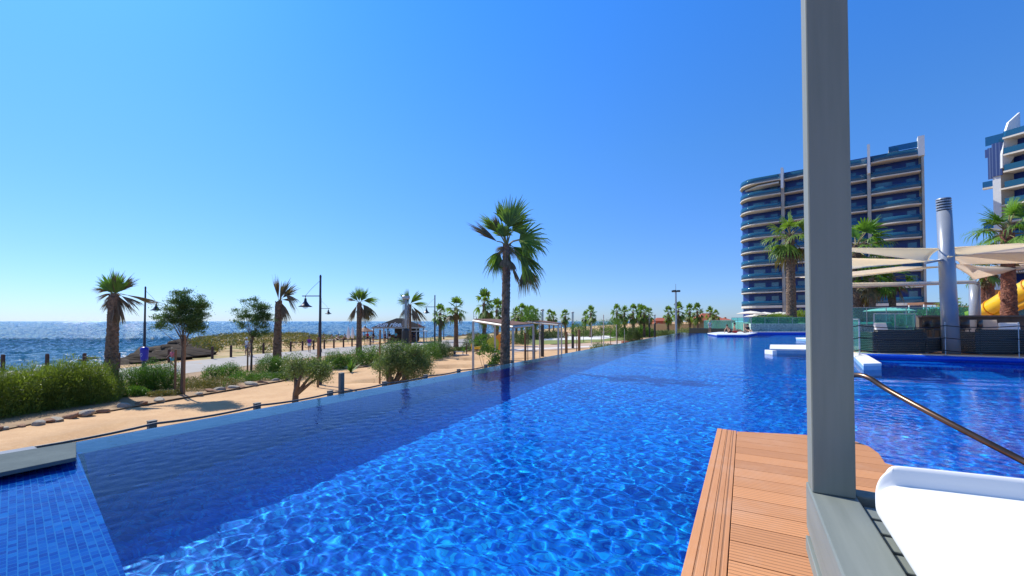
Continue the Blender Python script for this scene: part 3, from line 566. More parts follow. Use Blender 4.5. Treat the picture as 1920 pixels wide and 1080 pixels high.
shrub([(-60,14.0,1.2,1.75),(0,14.6,1.15,1.6),(45,15.6,1.1,1.55)],'left end of the tall feathery hedge by the photo edge',m_hedge,34000,.13,.018,seed=1,group=HG,name='hedge_shrub')
shrub([(85,15.8,1.15,1.62),(125,16.6,1.1,1.68)],'middle of the tall feathery hedge below the sea',m_hedge,30000,.13,.018,seed=2,group=HG,name='hedge_shrub')
shrub([(160,16.8,1.05,1.62),(188,17.8,.8,1.45)],'right end of the tall feathery hedge touching the bent palm',m_hedge,22000,.13,.018,seed=3,group=HG,name='hedge_shrub')
shrub([(255,20,.85,1.2),(285,20.3,.9,1.3),(312,20.5,.8,1.2)],'pine green feathery bush between the bent palm and the young tree',m_bush,20000,.11,.016,seed=4,group=HG)
shrub([(252,18.3,.35,.45),(268,18.4,.3,.35)],'small dark bush at the foot of the feathery bush',m_bush,3500,.07,.02,seed=5,group=HG)
shrub([(300,18.4,.45,.28),(325,18.6,.4,.25)],'yellowish ground cover at the foot of the young staked tree',m_cover,4500,.06,.02,seed=6,group=HG,upb=.5,stems=False)
shrub([(375,20.2,.9,.45),(410,21.2,.9,.5),(360,21.3,.6,.5)],'low mounding ground cover right of the young staked tree',m_cover,12000,.06,.02,seed=7,group=HG,upb=.5,stems=False)
shrub([(455,23,.9,.55),(495,23.5,.9,.45),(530,24,.7,.4)],'low spreading green cover behind the stone edging',m_bush,11000,.07,.02,seed=8,group=HG,upb=.5,stems=False)
shrub([(505,27.0,.85,1.1),(525,27.5,.7,.95)],'rounded bush in front of the stripped palm',m_bush,9000,.11,.02,seed=9,group=HG)
shrub([(400,24,.6,.75),(430,25,.7,.8)],'loose green shrub beside the promenade, left of the airy tree',m_bush,6000,.1,.022,seed=10,group=HG)
shrub([(545,24,.7,.8),(560,25,.6,.8)],'grey green shrub behind the smaller olive tree',m_olive,6000,.08,.02,seed=11,group=HG)
shrub([(625,29,.9,1.15),(645,29.5,.8,1.05)],'rounded green bush right of the tall street lamp',m_bush,9000,.12,.024,seed=12,group=HG)
shrub([(668,31,.8,1.25),(690,32,.9,1.35),(708,33,.8,1.3)],'bright green bush around the foot of the drooping palm',m_bush,10000,.12,.026,seed=13,group=HG)
shrub([(780,34,1.1,1.5),(805,36,1.1,1.5)],'wide green shrub showing above the large olive tree',m_bush,9000,.13,.03,seed=14,group=HG)
shrub([(818,38,1.0,1.7),(835,40,1.0,1.25)],'dark shrub mass behind the olive, right of the beach bar',m_tree,8000,.14,.03,seed=15,group=HG)
shrub([(888,48,1.3,2.1),(905,50,1.3,1.9)],'dense green bush behind the left pergola post',m_far,8000,.15,.04,seed=16,group=HG)
shrub([(922,46,1.2,1.7)],'green bush just left of the orange disc',m_far,4000,.15,.04,seed=17,group=HG)
shrub([(870,46,.8,.5),(858,46,.6,.4)],'flat dark plants at the foot of the full crowned palm',m_far,2500,.15,.035,seed=18,group=HG,stems=False)
PG='bushes around the lawn'
shrub([(1187,62,1.35,2.15)],'round dark bush standing by itself at the pool edge before the row of palms',m_far,7000,.18,.05,seed=20,group=PG)
shrub([(1122,43,.9,1.1),(1136,44,.6,1.0)],'low grey olive bush left of the brown bench',m_olive,4500,.12,.03,seed=21,group=PG)
shrub([(1163,85,2.2,2.2),(1180,88,2.2,2.0)],'bright green bushes left behind the round dark bush',m_bush,5000,.3,.09,seed=22,group=PG)
shrub([(1202,88,2.2,2.3),(1213,92,2.0,1.9)],'bright green bush right behind the round dark bush',m_bush,5000,.3,.09,seed=23,group=PG)
shrub([(1000,75,1.8,1.6),(1015,78,1.8,1.5)],'dark hedge left behind the first column lamp on the lawn',m_far,4000,.25,.07,seed=24,group=PG)
shrub([(1030,80,2.0,1.5),(1045,82,2.0,1.5)],'dark hedge right behind the first column lamp on the lawn',m_far,4000,.25,.07,seed=25,group=PG)
shrub([(1240,90,2.4,1.3),(1258,92,2.4,1.3)],'dry grassy bushes left of the tall floodlight mast',m_olive,4000,.3,.07,seed=26,group=PG)
shrub([(1280,70,2.0,2.1),(1292,72,2.0,1.9),(1306,74,1.8,1.7)],'grey green bushes right of the tall floodlight mast',m_olive,7000,.25,.06,seed=27,group=PG)
shrub([(1345,80,2.0,2.3),(1358,82,1.8,2.0)],'dark shrub behind the bathers on the pool island',m_far,4000,.25,.07,seed=28,group=PG)
shrub([(965,60,1.4,1.7),(980,62,1.4,1.6)],'bush behind the right end of the pergola roof',m_far,4000,.2,.05,seed=29,group=PG)
shrub([(1090,88,2.2,1.9),(1110,90,2.0,1.8),(1135,95,2.2,1.9)],'distant shrubs behind the white gravel and the saplings',m_olive,6000,.3,.08,seed=30,group=PG)
# young trees on the lawn
tr0=tree(B(1081,41),'sapling with small round crown right of the middle column lamp',m_bush,group='staked saplings on the lawn',seed=81,h=3.2,rt=.04,crown=[c_(0,0,2.6,.6,.65)],nleaf=800,L=.15,W=.045,nclump=30,cl=.18)
for px,d,s_,lb in ((1128,52,1.0,'bare looking sapling left of the long thin stake'),(1145,50,1.05,'sapling above the grey olive bush'),(1158,47,1.05,'yellowish sapling left of the palm row'),(1094,66,.9,'distant sapling behind the white gravel'),(990,24,1.15,'tall thin sapling between the wooden stakes beside the pergola'),(1000,25,1.1,'thin sapling right of the pergola post')):
    dup(tr0,B(px,d),lb,rz=px,sc=(s_,s_,s_*1.05) if px>1010 else (.7,.7,1.25),group='staked saplings on the lawn')
for k,(px,d,py,r_,lb) in enumerate(((985,19,624,.055,'brown stake left of the thin sapling by the pergola'),(1002,20.5,627,.05,'brown stake just right of the thin sapling by the pergola'),(1062,27,622,.10,'thick brown timber post right of the second pergola'),(1086,30,618,.11,'thickest brown timber post at the pool edge near the saplings'),(1132,40,590,.045,'long pale stake through the grey olive bush'),(1156,43,608,.04,'long pale stake left of the clay planter'),(1109,60,605,.05,'distant pale stake behind the white gravel'),(1171,46,617,.03,'thin pale stake by the clay planter'))):
    stake(px,d,py,lb,r=r_,mat=m_palegrey if 'pale' in lb else m_stake,group='stakes and posts near the lawn')
# spiky plants
def spiky(px,d,n,Lf,label,mat,z=GZ,seed=0,cat='agave',group='spiky plants along the pool wall'):
    r=np.random.default_rng(seed); V=[]
    for k in range(n):
        az=r.uniform(0,6.28); el=r.uniform(.35,1.4); dv=np.array([math.cos(az)*math.cos(el),math.sin(az)*math.cos(el),math.sin(el)]); sd=np.array([-math.sin(az),math.cos(az),0]); l=Lf*r.uniform(.6,1.1); w_=Lf*(.055 if Lf>.8 else .022)
        p1=dv*l*.5; p2=dv*l+np.array([0,0,-.1*l])
        V+=[[-sd*w_*.7,sd*w_*.7,p1+sd*w_,p1-sd*w_],[p1-sd*w_,p1+sd*w_,p2+sd*w_*.1,p2-sd*w_*.1]]
    o=quads('spiky_plant',np.array(V),mat); o.location=tuple(B(px,d,z)); return tag(o,label,cat,group)
gz=-.85
for k,(px,d,z,n,l,lb) in enumerate(((138,5.0,gz,16,.72,'spiky green plant behind the end of the grey coping'),(62,4.9,gz,7,.66,'thin spiky plant left behind the grey coping'),(92,4.95,gz,8,.68,'second thin spiky plant behind the grey coping'),(436,6.5,gz,12,.62,'wispy grass tuft behind the blue pool edge'),(338,5.9,gz,7,.52,'small grass tuft near the rope post'),(658,27,GZ,26,1.0,'bright green agave left of the drooping palm'),(615,26,GZ,20,.8,'small agave in front of the rounded bush'),(1018,20,GZ,34,1.5,'spiky yucca at the foot of the first column lamp'),(870,44,GZ,16,.9,'small dark agave by the full crowned palm'),(420,20.6,GZ,18,.5,'dark rosette plant in the ground cover'))):
    spiky(px,d,n,l,lb,m_bush if k!=3 else m_cover,z,seed=k,cat='agave' if n>18 else 'grass tuft')
# edging stones
def rock_mesh(seed,mat):
    bm=bmesh.new(); bmesh.ops.create_icosphere(bm,subdivisions=3,radius=1); r=np.random.default_rng(seed)
    A=r.normal(size=(7,3)); A/=np.linalg.norm(A,axis=1)[:,None]
    for v in bm.verts:
        p=np.array(v.co)
        for a_ in A:
            t=p@a_
            if t>.62: p=p-a_*(t-.62)*.85
        p+=.05*np.sin(p*5+seed); v.co=p
    m=bpy.data.meshes.new('edging_stone'); bm.to_mesh(m); bm.free(); m.materials.append(mat)
    m.polygons.foreach_set('use_smooth',[False]*len(m.polygons)); return m
rms=[rock_mesh(s_,m_rock if s_%2 else m_rockred) for s_ in range(6)]
rowpx=[(-20,809),(8,806),(38,801),(72,797),(90,792),(106,790),(132,784),(158,780),(190,774),(232,765),(262,760),(300,753),(345,744),(372,741),(398,736),(412,733),(424,731),(438,729),(452,727),(470,723),(492,719),(516,715),(534,710)]
STL=['flat','reddish','broad','small','chunky','pale','angular','rounded']
rr=np.random.default_rng(5)
for k,(px,py) in enumerate(rowpx):
    p=P(px,py,GZ); o=bpy.data.objects.new('edging_stone',rms[(k*5)%6]); COL.objects.link(o); s_=rr.uniform(.13,.30); o.location=(p[0],p[1],GZ+s_*.2); o.scale=(s_*1.4,s_*.8,s_*.55); o.rotation_euler=(rr.normal(0,.15),rr.normal(0,.15),YAW+rr.normal(0,.4))
    tag(o,'%s stone, %s in the row edging the sandy path'%(('reddish' if (k*5)%6%2==0 else 'pale grey'),ORD[k]),'stone','stones edging the sandy path')
for k,(px,py,s_,lb) in enumerate(((629,683,.42,'large white boulder left of the drooping palm'),(700,682,.3,'reddish boulder below the drooping palm'),(676,684,.26,'pale boulder left below the drooping palm'),(728,680,.26,'reddish boulder behind the large olive tree'),(651,692,.2,'small stone near the white boulder'))):
    p=P(px,py,GZ); o=bpy.data.objects.new('boulder',rms[1] if k in(0,2,4) else rms[0]); COL.objects.link(o); o.location=(p[0],p[1],GZ+s_*.45); o.scale=(s_*1.2,s_*.8,s_*.8); o.rotation_euler=(.2,.1,1+k); tag(o,lb,'boulder')
# loose pebbles and litter on the sand, uncountable
r=np.random.default_rng(77); pb=[]; n_=2600; dd=r.uniform(8.5,30,n_); xx=r.uniform(-13.5,-7.6,n_)
for k in range(n_):
    y_=(dd[k]+.4848*xx[k])/.8746; a_=r.uniform(0,6.28); s_=r.uniform(.008,.028) if r.random()<.93 else r.uniform(.03,.055); c_v=np.array([xx[k],y_,GZ+.04+s_*.2]); t=np.array([[-1,-1,0],[1,-1,0],[1,1,0],[-1,1,0],[0,0,.9]])*s_; t=t@np.array([[math.cos(a_),math.sin(a_),0],[-math.sin(a_),math.cos(a_),0],[0,0,1]])
    for q_ in ((0,1,4),(1,2,4),(2,3,4),(3,0,4)): pb+=[c_v+t[i_] for i_ in q_]
o=quads('pebbles',np.array(pb),m_rock,per=3); tag(o,'small loose pebbles strewn over the sandy path','pebbles',kind='stuff')
# shore rocks
srm=rms[1].copy(); srm.materials[0]=M('wet_shore_rock',(.07,.052,.036),(.018,.015,.011),.95,scale=1.5,bumps=.8,bscale=4,spec=.04)
rr=np.random.default_rng(15)
for k,(px,py,s_,lb) in enumerate(((285,672,2.2,'flat dark shelf rock in the surf right of the blue bin lamp'),(312,664,2.8,'long dark shelf rock at the shore behind the young tree'),(345,660,2.6,'dark shore rock behind the crown stake'),(270,662,1.8,'outermost dark rock in the surf'),(170,668,.9,'small rock awash left of the bent palm'),(158,672,.7,'smallest rock awash left of the bent palm'),(372,657,1.8,'brown shore rock below the scrub'))):
    p=P(px,py,SEA+.6); o=bpy.data.objects.new('shore_rock',srm); COL.objects.link(o); o.location=(p[0],p[1],SEA+.35+(.5 if k in(1,2,6) else 0)); o.scale=(s_*1.8,s_*.9,s_*.17); o.rotation_euler=(.05,.03,YAW+rr.normal(0,.2)); tag(o,lb,'rock','rocks along the shore')
r=np.random.default_rng(33); rb_=MB(); src=rms[1]; sv_=np.array([v.co for v in src.vertices]); sf_=[tuple(p.vertices) for p in src.polygons]
for k in range(480):
    i_=r.integers(0,len(CP)-6); i_=r.choice([1,2,3,4,4,5]); q_=r.random(); c2=CP[i_]*(1-q_)+CP[i_+1]*q_; off=r.uniform(-5,2.2); nn_=np.array([-(CP[i_+1]-CP[i_])[1],(CP[i_+1]-CP[i_])[0]]); nn_/=np.linalg.norm(nn_)+1e-9; c2=c2+nn_*off*1.0
    s_=r.uniform(.3,1.5); a_=YAW+r.normal(0,.4); w_=sv_*np.array([1.6,.9,.5])*s_; w_=np.stack([w_[:,0]*math.cos(a_)-w_[:,1]*math.sin(a_),w_[:,0]*math.sin(a_)+w_[:,1]*math.cos(a_),w_[:,2]],-1)
    rb_.add(w_+DL(c2[0],c2[1],GZ+.05-max(0,-off)*.53),sf_)
o=rb_.build('shore_rubble',M('dark_wet_rock',(.075,.055,.038),(.02,.016,.012),.95,spec=.04,scale=.8,bumps=.8,bscale=3,world=True)); tag(o,'dark layered rocks and rubble along the shore','rocks',kind='stuff')
# coastal scrub : uncountable
r=np.random.default_rng(21); n=2200; dd=r.uniform(44,96,n*3); ll=r.uniform(-60,-24,n*3); sd=coastdist(dd,ll); k=(sd>1)&(sd<13)&((n2(dd,ll,.35,9)>.15)|(sd<3.5)); dd,ll=dd[k],ll[k]
cen=FW[None]*dd[:,None]+RT[None]*ll[:,None]; cen[:,2]=GZ+.1+r.uniform(0,.5,len(dd))+np.exp(-((dd-80)/9)**2-((ll+48)/11)**2)*.3+np.exp(-((dd-58)/9)**2-((ll+41)/6)**2)*.2
cen=np.repeat(cen,9,0)+r.normal(0,.35,(len(cen)*9,3))*np.array([1,1,.4])
o=quads('coastal_scrub',leaves(cen,.35,.10,upb=.7,rg=r),m_cover); tag(o,'olive brown scrub covering the low headland by the sea','scrub',kind='stuff')
# ------------------------------------------------------------------ street lamps
def lamp(loc,label,rz):
    t=thing('street_lamp',loc,label,'street lamp','street lamps along the promenade',rz)
    b=MB(); b.lathe([(.14,0),(.14,.35),(.10,.42),(.085,.5),(.075,3.2),(.06,3.25),(.05,5.55),(.055,5.6),(.055,5.68),(.02,5.74)],12); b.build('pole',m_polebl,t,smooth=False)
    b=MB(); b.tube([(0,0,4.62),(.95,0,4.62)],.026,8); b.tube([(0,0,5.45),(.45,0,5.02),(.78,0,4.64)],.009,5); b.tube([(.78,0,4.62),(.78,0,4.50)],.02,6); b.build('arm',m_polebl,t)
    b=MB(); b.lathe([(.03,0),(.055,-.05),(.07,-.18),(.12,-.26),(.20,-.38),(.34,-.46),(.34,-.475),(.19,-.41),(.1,-.3)],18,(.78,0,4.52)); sh=b.build('lamp_shade',m_polebl,t,smooth=True)
    b=MB(); b.lathe([(.17,0),(.16,-.05),(.1,-.12),(.02,-.15)],14,(.78,0,4.10)); b.build('lamp_bulb',m_clear,sh,smooth=True)
    return reg(t)
lp=lamp(B(270,29.4),'street lamp with a blue bin at its foot, left of the young tree',YAW)
dup(lp,B(599,22),'nearest and tallest looking street lamp, its arm pointing left',rz=YAW+PI)
dup(lp,B(601,44),'smaller street lamp right behind the nearest one, its arm pointing right',rz=YAW)
dup(lp,B(815,39),'street lamp with arm pointing left between beach bar and palms',rz=YAW+PI)
dup(lp,B(888,120),'tiny far street lamp above the left corner of the pergola',rz=YAW)
dup(lp,B(962,82),'far street lamp just right of the tallest palm trunk',rz=YAW)
dup(lp,B(832,75),'far street lamp seen right of the small palm over the sea',rz=YAW+1.4)
t=thing('litter_bin',B(270.5,29.15,GZ+.55),'blue litter bin strapped to the first street lamp','bin')
b=MB(); b.lathe([(.17,0),(.21,.1),(.235,.7),(.25,.74),(.25,.8),(.22,.88),(.12,.95),(.02,.96)],18); b.build('bin_body',m_bluebin,t,smooth=True)
def ring_mark(rad,n=20):
    b=MB(); c=[(math.cos(2*PI*k/n)*rad,-.238,.42+math.sin(2*PI*k/n)*rad*1.2) for k in range(n)]
    return c
b=MB()
for k in range(3):
    a0=k*2.09+.3; b.tube([(math.cos(a0+j*.3)*.085,-.24+abs(math.cos(a0+j*.3))*.012,.42+math.sin(a0+j*.3)*.1) for j in range(6)],.012,4)
o=b.build('recycling_mark',m_letter,t); t.rotation_euler=(0,0,YAW-.1)
b=MB(); b.lathe([(.02,0),(.02,.5)],6,(0,.0,-.5)); b.build('bin_bracket',m_black,t)
# bollards along the promenade edge
bol=[(5,696),(88,694),(158,692),(222,690.5),(317,680.5),(398,673),(433,670),(494,663),(545,659.5),(567,657.7),(588,656),(608,654.5),(626,653),(644,651.5),(660,650),(676,649),(694,648)]
bm_=MB(); bm_.lathe([(.10,0),(.10,1.0),(.092,1.06),(.06,1.09)],10); b0=bm_.build('bollard',m_bollard); 
for k,(px,py) in enumerate(bol):
    o=b0 if k==0 else b0.copy()
    if k: COL.objects.link(o)
    p=P(px,py,GZ+.03); o.location=(p[0],p[1],GZ+.03); tag(o,'rusty brown bollard, %s along the promenade edge'%ORD[k],'bollard','bollards along the promenade')
for k in range(8,16):
    p0=P(*bol[k],GZ); p1=P(*bol[k+1],GZ); b=MB(); b.tube([(p0[0],p0[1],GZ+.95),(p1[0],p1[1],GZ+.95)],.04,6); o=b.build('fence_rail',m_bollard,loc=(p0[0],p0[1],GZ+.95)); tag(o,'timber rail joining bollards, %s of the beach fence'%ORD[k-8],'rail','rails of the beach fence')
# tall column lamps with glass tops
def collamp(px,d,label,first=None):
    if first is None:
        t=thing('column_lamp',B(px,d),label,'column lamp','black column lamps with glass tops'); b=MB(); b.lathe([(.16,0),(.16,2.9),(.13,2.95),(.13,2.98)],20); b.build('column',m_black,t)
        b=MB(); b.lathe([(.145,2.98),(.145,4.25)],20); b.build('glass_tube',m_clear,t,smooth=True)
        b=MB(); b.lathe([(.15,4.25),(.17,4.27),(.17,4.38),(.15,4.4)],20); b.build('cap',m_steel,t)
        b=MB(); b.lathe([(.05,2.98),(.05,4.25)],8); b.build('reflector',m_steel,t); return reg(t)
    return dup(first,B(px,d),label)
cl=collamp(760,18.2,'nearest glass topped column lamp rising above the large olive tree')
collamp(1017,39,'glass topped column lamp with a yucca at its foot',cl); collamp(1074,50,'glass topped column lamp at the right edge of the lawn middle',cl)
collamp(1218,84,'short looking dark column lamp left of the last one by the grass',cl); collamp(1228,72,'dark column lamp at the pool edge nearest the floodlight mast',cl); collamp(1189,100,'farthest column lamp among the palm row',cl)
# floodlight mast
t=thing('floodlight_mast',B(1268,46),'tall grey mast with floodlights at its top beyond the pool','mast')
hh=float(PD(1268,545,46)[2])-GZ; b=MB(); b.lathe([(.13,0),(.12,1),(.09,hh)],12); b.build('pole',m_steel,t)
b=MB(); b.lathe([(.03,hh),(.02,hh+.75)],6); b.build('antenna',m_steel,t)
for a_ in (0.3,2.6,4.4):
    b=MB(); b.box((math.cos(a_)*.28,math.sin(a_)*.28,hh-.05),(.34,.26,.2),rz=a_); b.box((math.cos(a_)*.12,math.sin(a_)*.12,hh-.1),(.2,.05,.05),rz=a_); b.build('floodlight',m_black,t)
# rope fence outside the pool
rz_=-.11
m_postw=M('weathered_grey_post',(.17,.17,.16),(.11,.11,.10),.8,scale=9,bumps=.3)
rp=[(-140,862,0),(285,795,0),(482,760,0),(619,735,0),(640,728,1),(721,717,0),(798,703,0),(860,694,0),(911,686,0),(960,678,0)]
tops=[]
for k,(px,py,tall) in enumerate(rp):
    y=P(px,py,rz_); dirn=ray(px,py); tpar=(-7.05)/dirn[0]; y_=dirn[1]*tpar
    b=MB(); h=.55+(.32 if tall else 0); b.box((0,0,h/2-.55),(.075,.09,h)); b.box((0,0,h-.545),(.085,.10,.012))
    o=b.build('rope_post',m_postw,bevel=.008); o.location=(-7.05,y_,rz_-.30+.30); 
    tag(o,('taller leaning grey post of the rope fence by the smaller olive' if tall else 'short grey post, %s holding the rope outside the pool'%ORD[k]),'post','posts of the rope fence outside the pool')
    if tall: o.rotation_euler=(.05,.06,0)
    tops.append((-6.99,y_,rz_-.015))
pp=[]
tops=[t_ for k,t_ in enumerate(tops) if k!=4]
for a_,c__ in zip(tops[:-1],tops[1:]):
    for j in range(8): s_=j/8; pp.append((a_[0]+.06,a_[1]+(c__[1]-a_[1])*s_,a_[2]-.05*4*s_*(1-s_)*min(1,(c__[1]-a_[1])/2.5)))
b=MB(); b.tube(pp,.017,6); o=b.build('rope',M('steel_cable',(.10,.11,.12),(.04,.045,.05),.5,.3,scale=60),loc=tuple(pp[0]),smooth=True); tag(o,'twisted cable running along the posts outside the pool edge','cable')
# ------------------------------------------------------------------ pergolas
def pergola(cs,ztop,label,nsl):
    """cs: 4 (px,d), order: near-left, far-left, far-right, near-right"""
    base=B(*cs[0]); t=thing('pergola',base,label,'pergola','brown roofed pergolas by the pool wall',world=True)
    tp=[]
    for (px,d),zt in zip(cs,ztop):
        p=B(px,d); b=MB(); b.box((p[0],p[1],(GZ+zt)/2),(.09,.09,zt-GZ),rz=YAW); b.build('post',m_palegrey,t); tp.append(np.array([p[0],p[1],zt+.04]))
    b=MB()
    for i in range(4): b.tube([tp[i],tp[(i+1)%4]],.05,4)
    b.build('frame',m_palegrey,t)
    b=MB()
    for k in range(nsl):
        s_=(k+.5)/nsl; a_=tp[0]+(tp[3]-tp[0])*s_; c__=tp[1]+(tp[2]-tp[1])*s_; d_=(tp[3]-tp[0])/nsl*.36; u=np.array([0,0,.055])
        b.add([a_-d_+u,a_+d_+u,c__+d_+u,c__-d_+u,a_-d_+u*1.6,a_+d_+u*1.6,c__+d_+u*1.6,c__-d_+u*1.6],[(3,2,1,0),(4,5,6,7),(0,1,5,4),(1,2,6,5),(2,3,7,6),(3,0,4,7)])
    b.build('slat_roof',m_brownroof,t)
pergola([(887,17.5),(928,21.5),(1000,19.5),(962,15.8)],[1.22,1.24,1.02,.98],'brown slatted pergola on grey posts behind the tallest palm trunk',26)
pergola([(985,24),(1012,29),(1053,27),(1047,23)],[1.16,1.2,1.0,1.0],'second pergola right of the tallest palm, partly behind the first column lamp',18)
# ------------------------------------------------------------------ people
def skinmesh(name,verts,edges,radii,mat,parent,sub=2):
    bm=bmesh.new(); ly=bm.verts.layers.skin.verify(); vs=[bm.verts.new(v) for v in verts]
    for v,r_ in zip(vs,radii): v[ly].radius=(r_,r_) if not hasattr(r_,'__len__') else r_
    vs[0][ly].use_root=True
    for a_,b_ in edges: bm.edges.new((vs[a_],vs[b_]))
    me=bpy.data.meshes.new(name+'_cage'); bm.to_mesh(me); bm.free(); o=bpy.data.objects.new(name+'_cage',me); COL.objects.link(o)
    o.modifiers.new('s','SKIN').use_smooth_shade=True; ss=o.modifiers.new('d','SUBSURF'); ss.levels=sub; ss.render_levels=sub
    dg=bpy.context.evaluated_depsgraph_get(); m=bpy.data.meshes.new_from_object(o.evaluated_get(dg)); bpy.data.objects.remove(o); bpy.data.meshes.remove(me)
    m.name=name; m.materials.clear(); m.materials.append(mat); m.polygons.foreach_set('use_smooth',[True]*len(m.polygons))
    o=bpy.data.objects.new(name,m); COL.objects.link(o); o.parent=parent; return o
POSE={
 'walk':dict(pel=(0,0,.93),ch=(0,.02,1.28),nk=(0,.03,1.48),hd=(0,.06,1.63),sh=.18,elL=(-.24,-.06,1.16),haL=(-.22,.10,.95),elR=(.24,.10,1.17),haR=(.24,.28,1.0),knL=(-.10,.20,.50),anL=(-.10,.14,.10),toL=(-.10,.30,.03),knR=(.10,.0,.50),anR=(.10,-.28,.16),toR=(.10,-.18,.03)),
 'stand':dict(pel=(0,0,.93),ch=(0,.0,1.28),nk=(0,.0,1.48),hd=(0,.03,1.63),sh=.18,elL=(-.25,-.03,1.16),haL=(-.24,.05,.92),elR=(.25,-.03,1.16),haR=(.24,.05,.92),knL=(-.10,.02,.50),anL=(-.11,0,.08),toL=(-.12,.14,.03),knR=(.10,.02,.50),anR=(.11,0,.08),toR=(.12,.14,.03)),
 'sit':dict(pel=(0,0,.12),ch=(0,-.05,.46),nk=(0,-.03,.64),hd=(0,.0,.80),sh=.18,elL=(-.28,-.12,.32),haL=(-.24,-.2,.06),elR=(.27,.08,.34),haR=(.16,.28,.30),knL=(-.14,.40,.30),anL=(-.12,.72,.06),toL=(-.12,.86,.04),knR=(.12,.42,.22),anR=(.12,.8,.06),toR=(.12,.92,.04)),
 'lean':dict(pel=(0,0,.12),ch=(0,.18,.42),nk=(0,.32,.54),hd=(0,.42,.66),sh=.17,elL=(-.26,.35,.28),haL=(-.18,.52,.06),elR=(.26,.35,.28),haR=(.18,.52,.06),knL=(-.14,-.28,.10),anL=(-.1,-.6,.06),toL=(-.1,-.75,.04),knR=(.14,-.28,.10),anR=(.1,-.6,.06),toR=(.1,-.75,.04)),
}
def person(loc,rz,pose,label,shirt=None,shorts=None,sc=1.0,hair=None,skirt=False,group=None):
    q=POSE[pose]; t=thing('person',loc,label,'person',group,rz); t.scale=(sc,)*3; A=lambda k:np.array(q[k],float)
    shL=A('ch')*.35+A('nk')*.65+np.array([-q['sh'],0,-.03]); shR=shL+np.array([2*q['sh'],0,0]); hpL=A('pel')+np.array([-.09,0,-.02]); hpR=A('pel')+np.array([.09,0,-.02]); wa=(A('pel')+A('ch'))/2
    fist=lambda h,e:A(h)+(A(h)-A(e))/np.linalg.norm(A(h)-A(e))*.09
    v=[A('pel'),wa,A('ch'),A('nk'),A('hd'),A('hd')+np.array([0,.0,.10]),shL,A('elL'),A('haL'),fist('haL','elL'),shR,A('elR'),A('haR'),fist('haR','elR'),hpL,A('knL'),A('anL'),A('toL'),hpR,A('knR'),A('anR'),A('toR')]
    e=[(0,1),(1,2),(2,3),(3,4),(4,5),(2,6),(6,7),(7,8),(8,9),(2,10),(10,11),(11,12),(12,13),(0,14),(14,15),(15,16),(16,17),(0,18),(18,19),(19,20),(20,21)]
    rd=[(.13,.10),(.115,.09),(.135,.10),.052,.088,.07,.055,.042,.028,.03,.055,.042,.028,.03,.085,.058,.04,.035,.085,.058,.04,.035]
    body=skinmesh('body',v,e,rd,m_skin,t)
    hd=A('hd'); b=MB(); b.lathe([(.0,.115),(.05,.11),(.085,.07),(.098,.02),(.095,-.03),(.075,-.07),(.03,-.09)],12,tuple(hd+np.array([0,-.022,.06]))); b.build('hair',hair or m_hair,t,smooth=True)
    if shirt:
        skinmesh('shirt',[wa-np.array([0,0,.08]),wa,A('ch'),(A('nk')*.8+A('ch')*.2),shL,(shL+A('elL'))/2,shR,(shR+A('elR'))/2],[(0,1),(1,2),(2,3),(2,4),(4,5),(2,6),(6,7)],[(.15,.12),(.14,.11),(.155,.12),.075,.075,.068,.075,.068],shirt,t)
    if shorts:
        if skirt: b=MB(); p_=A('pel'); b.lathe([(.15,p_[2]+.12),(.2,p_[2]-.1),(.27,p_[2]-.42),(.26,p_[2]-.42),(.1,p_[2])],14); b.build('skirt',shorts,t,smooth=True)
        else: skinmesh('shorts',[A('pel')+np.array([0,0,.05]),hpL,hpL*.45+A('knL')*.55,hpR,hpR*.45+A('knR')*.55],[(0,1),(1,2),(0,3),(3,4)],[(.15,.12),.11,.09,.11,.09],shorts,t)
    return t
cm=lambda n,c:M(n,c,tuple(x*.85 for x in c),.8,scale=8)
m_purple=cm('purple_shirt',(.22,.03,.28)); m_wht=cm('white_fabric',(.75,.75,.75)); m_navyf=cm('navy_fabric',(.02,.04,.12)); m_blk=cm('black_fabric',(.015,.015,.018)); m_pinkf=cm('pink_fabric',(.65,.16,.18)); m_tealf=cm('teal_fabric',(.08,.4,.42)); m_redf=cm('red_fabric',(.5,.03,.04)); m_blonde=M('fair_hair',(.35,.24,.12),(.25,.16,.08),.6); m_tan=cm('tan_fabric',(.42,.26,.14))
FZ=GZ+.045
person(P(580,661,FZ),YAW+PI+.3,'walk','person in a purple shirt and white shorts walking on the promenade',m_purple,m_wht,sc=.95)
person(P(463,667,FZ),YAW+2.6,'walk','person in a white shirt and blue shorts walking behind the airy tree',m_wht,cm('blue_fabric',(.12,.25,.45)),sc=.98,hair=m_wht)
person(P(470,669,FZ),YAW+2.6,'walk','person in tan clothes walking beside the one in the white shirt',m_tan,m_tan,sc=.85)
person(P(323,692,FZ),YAW+2.8,'walk','person in a pink top and teal shorts behind the timber stakes',m_pinkf,m_tealf,sc=.8,hair=m_blonde)
BG='people at the beach bar'
for px,d,pose,sh,st,lb in ((689,62,'stand',m_redf,m_blk,'person in red standing by the straw parasol'),(700,63,'stand',m_blk,m_navyf,'person in black standing left of the bar'),(722,62,'stand',m_navyf,m_blk,'person in dark clothes under the left of the bar roof'),(730,62.5,'stand',m_blk,m_wht,'person with white trousers under the bar roof'),(742,63,'stand',m_tealf,m_blk,'person in teal under the middle of the bar roof'),(776,66,'stand',m_navyf,m_navyf,'person in blue right of the bar under the flat awning')):
    person(B(px,d,GZ),YAW+px,pose,lb,sh,st,sc=1.0,group=BG)
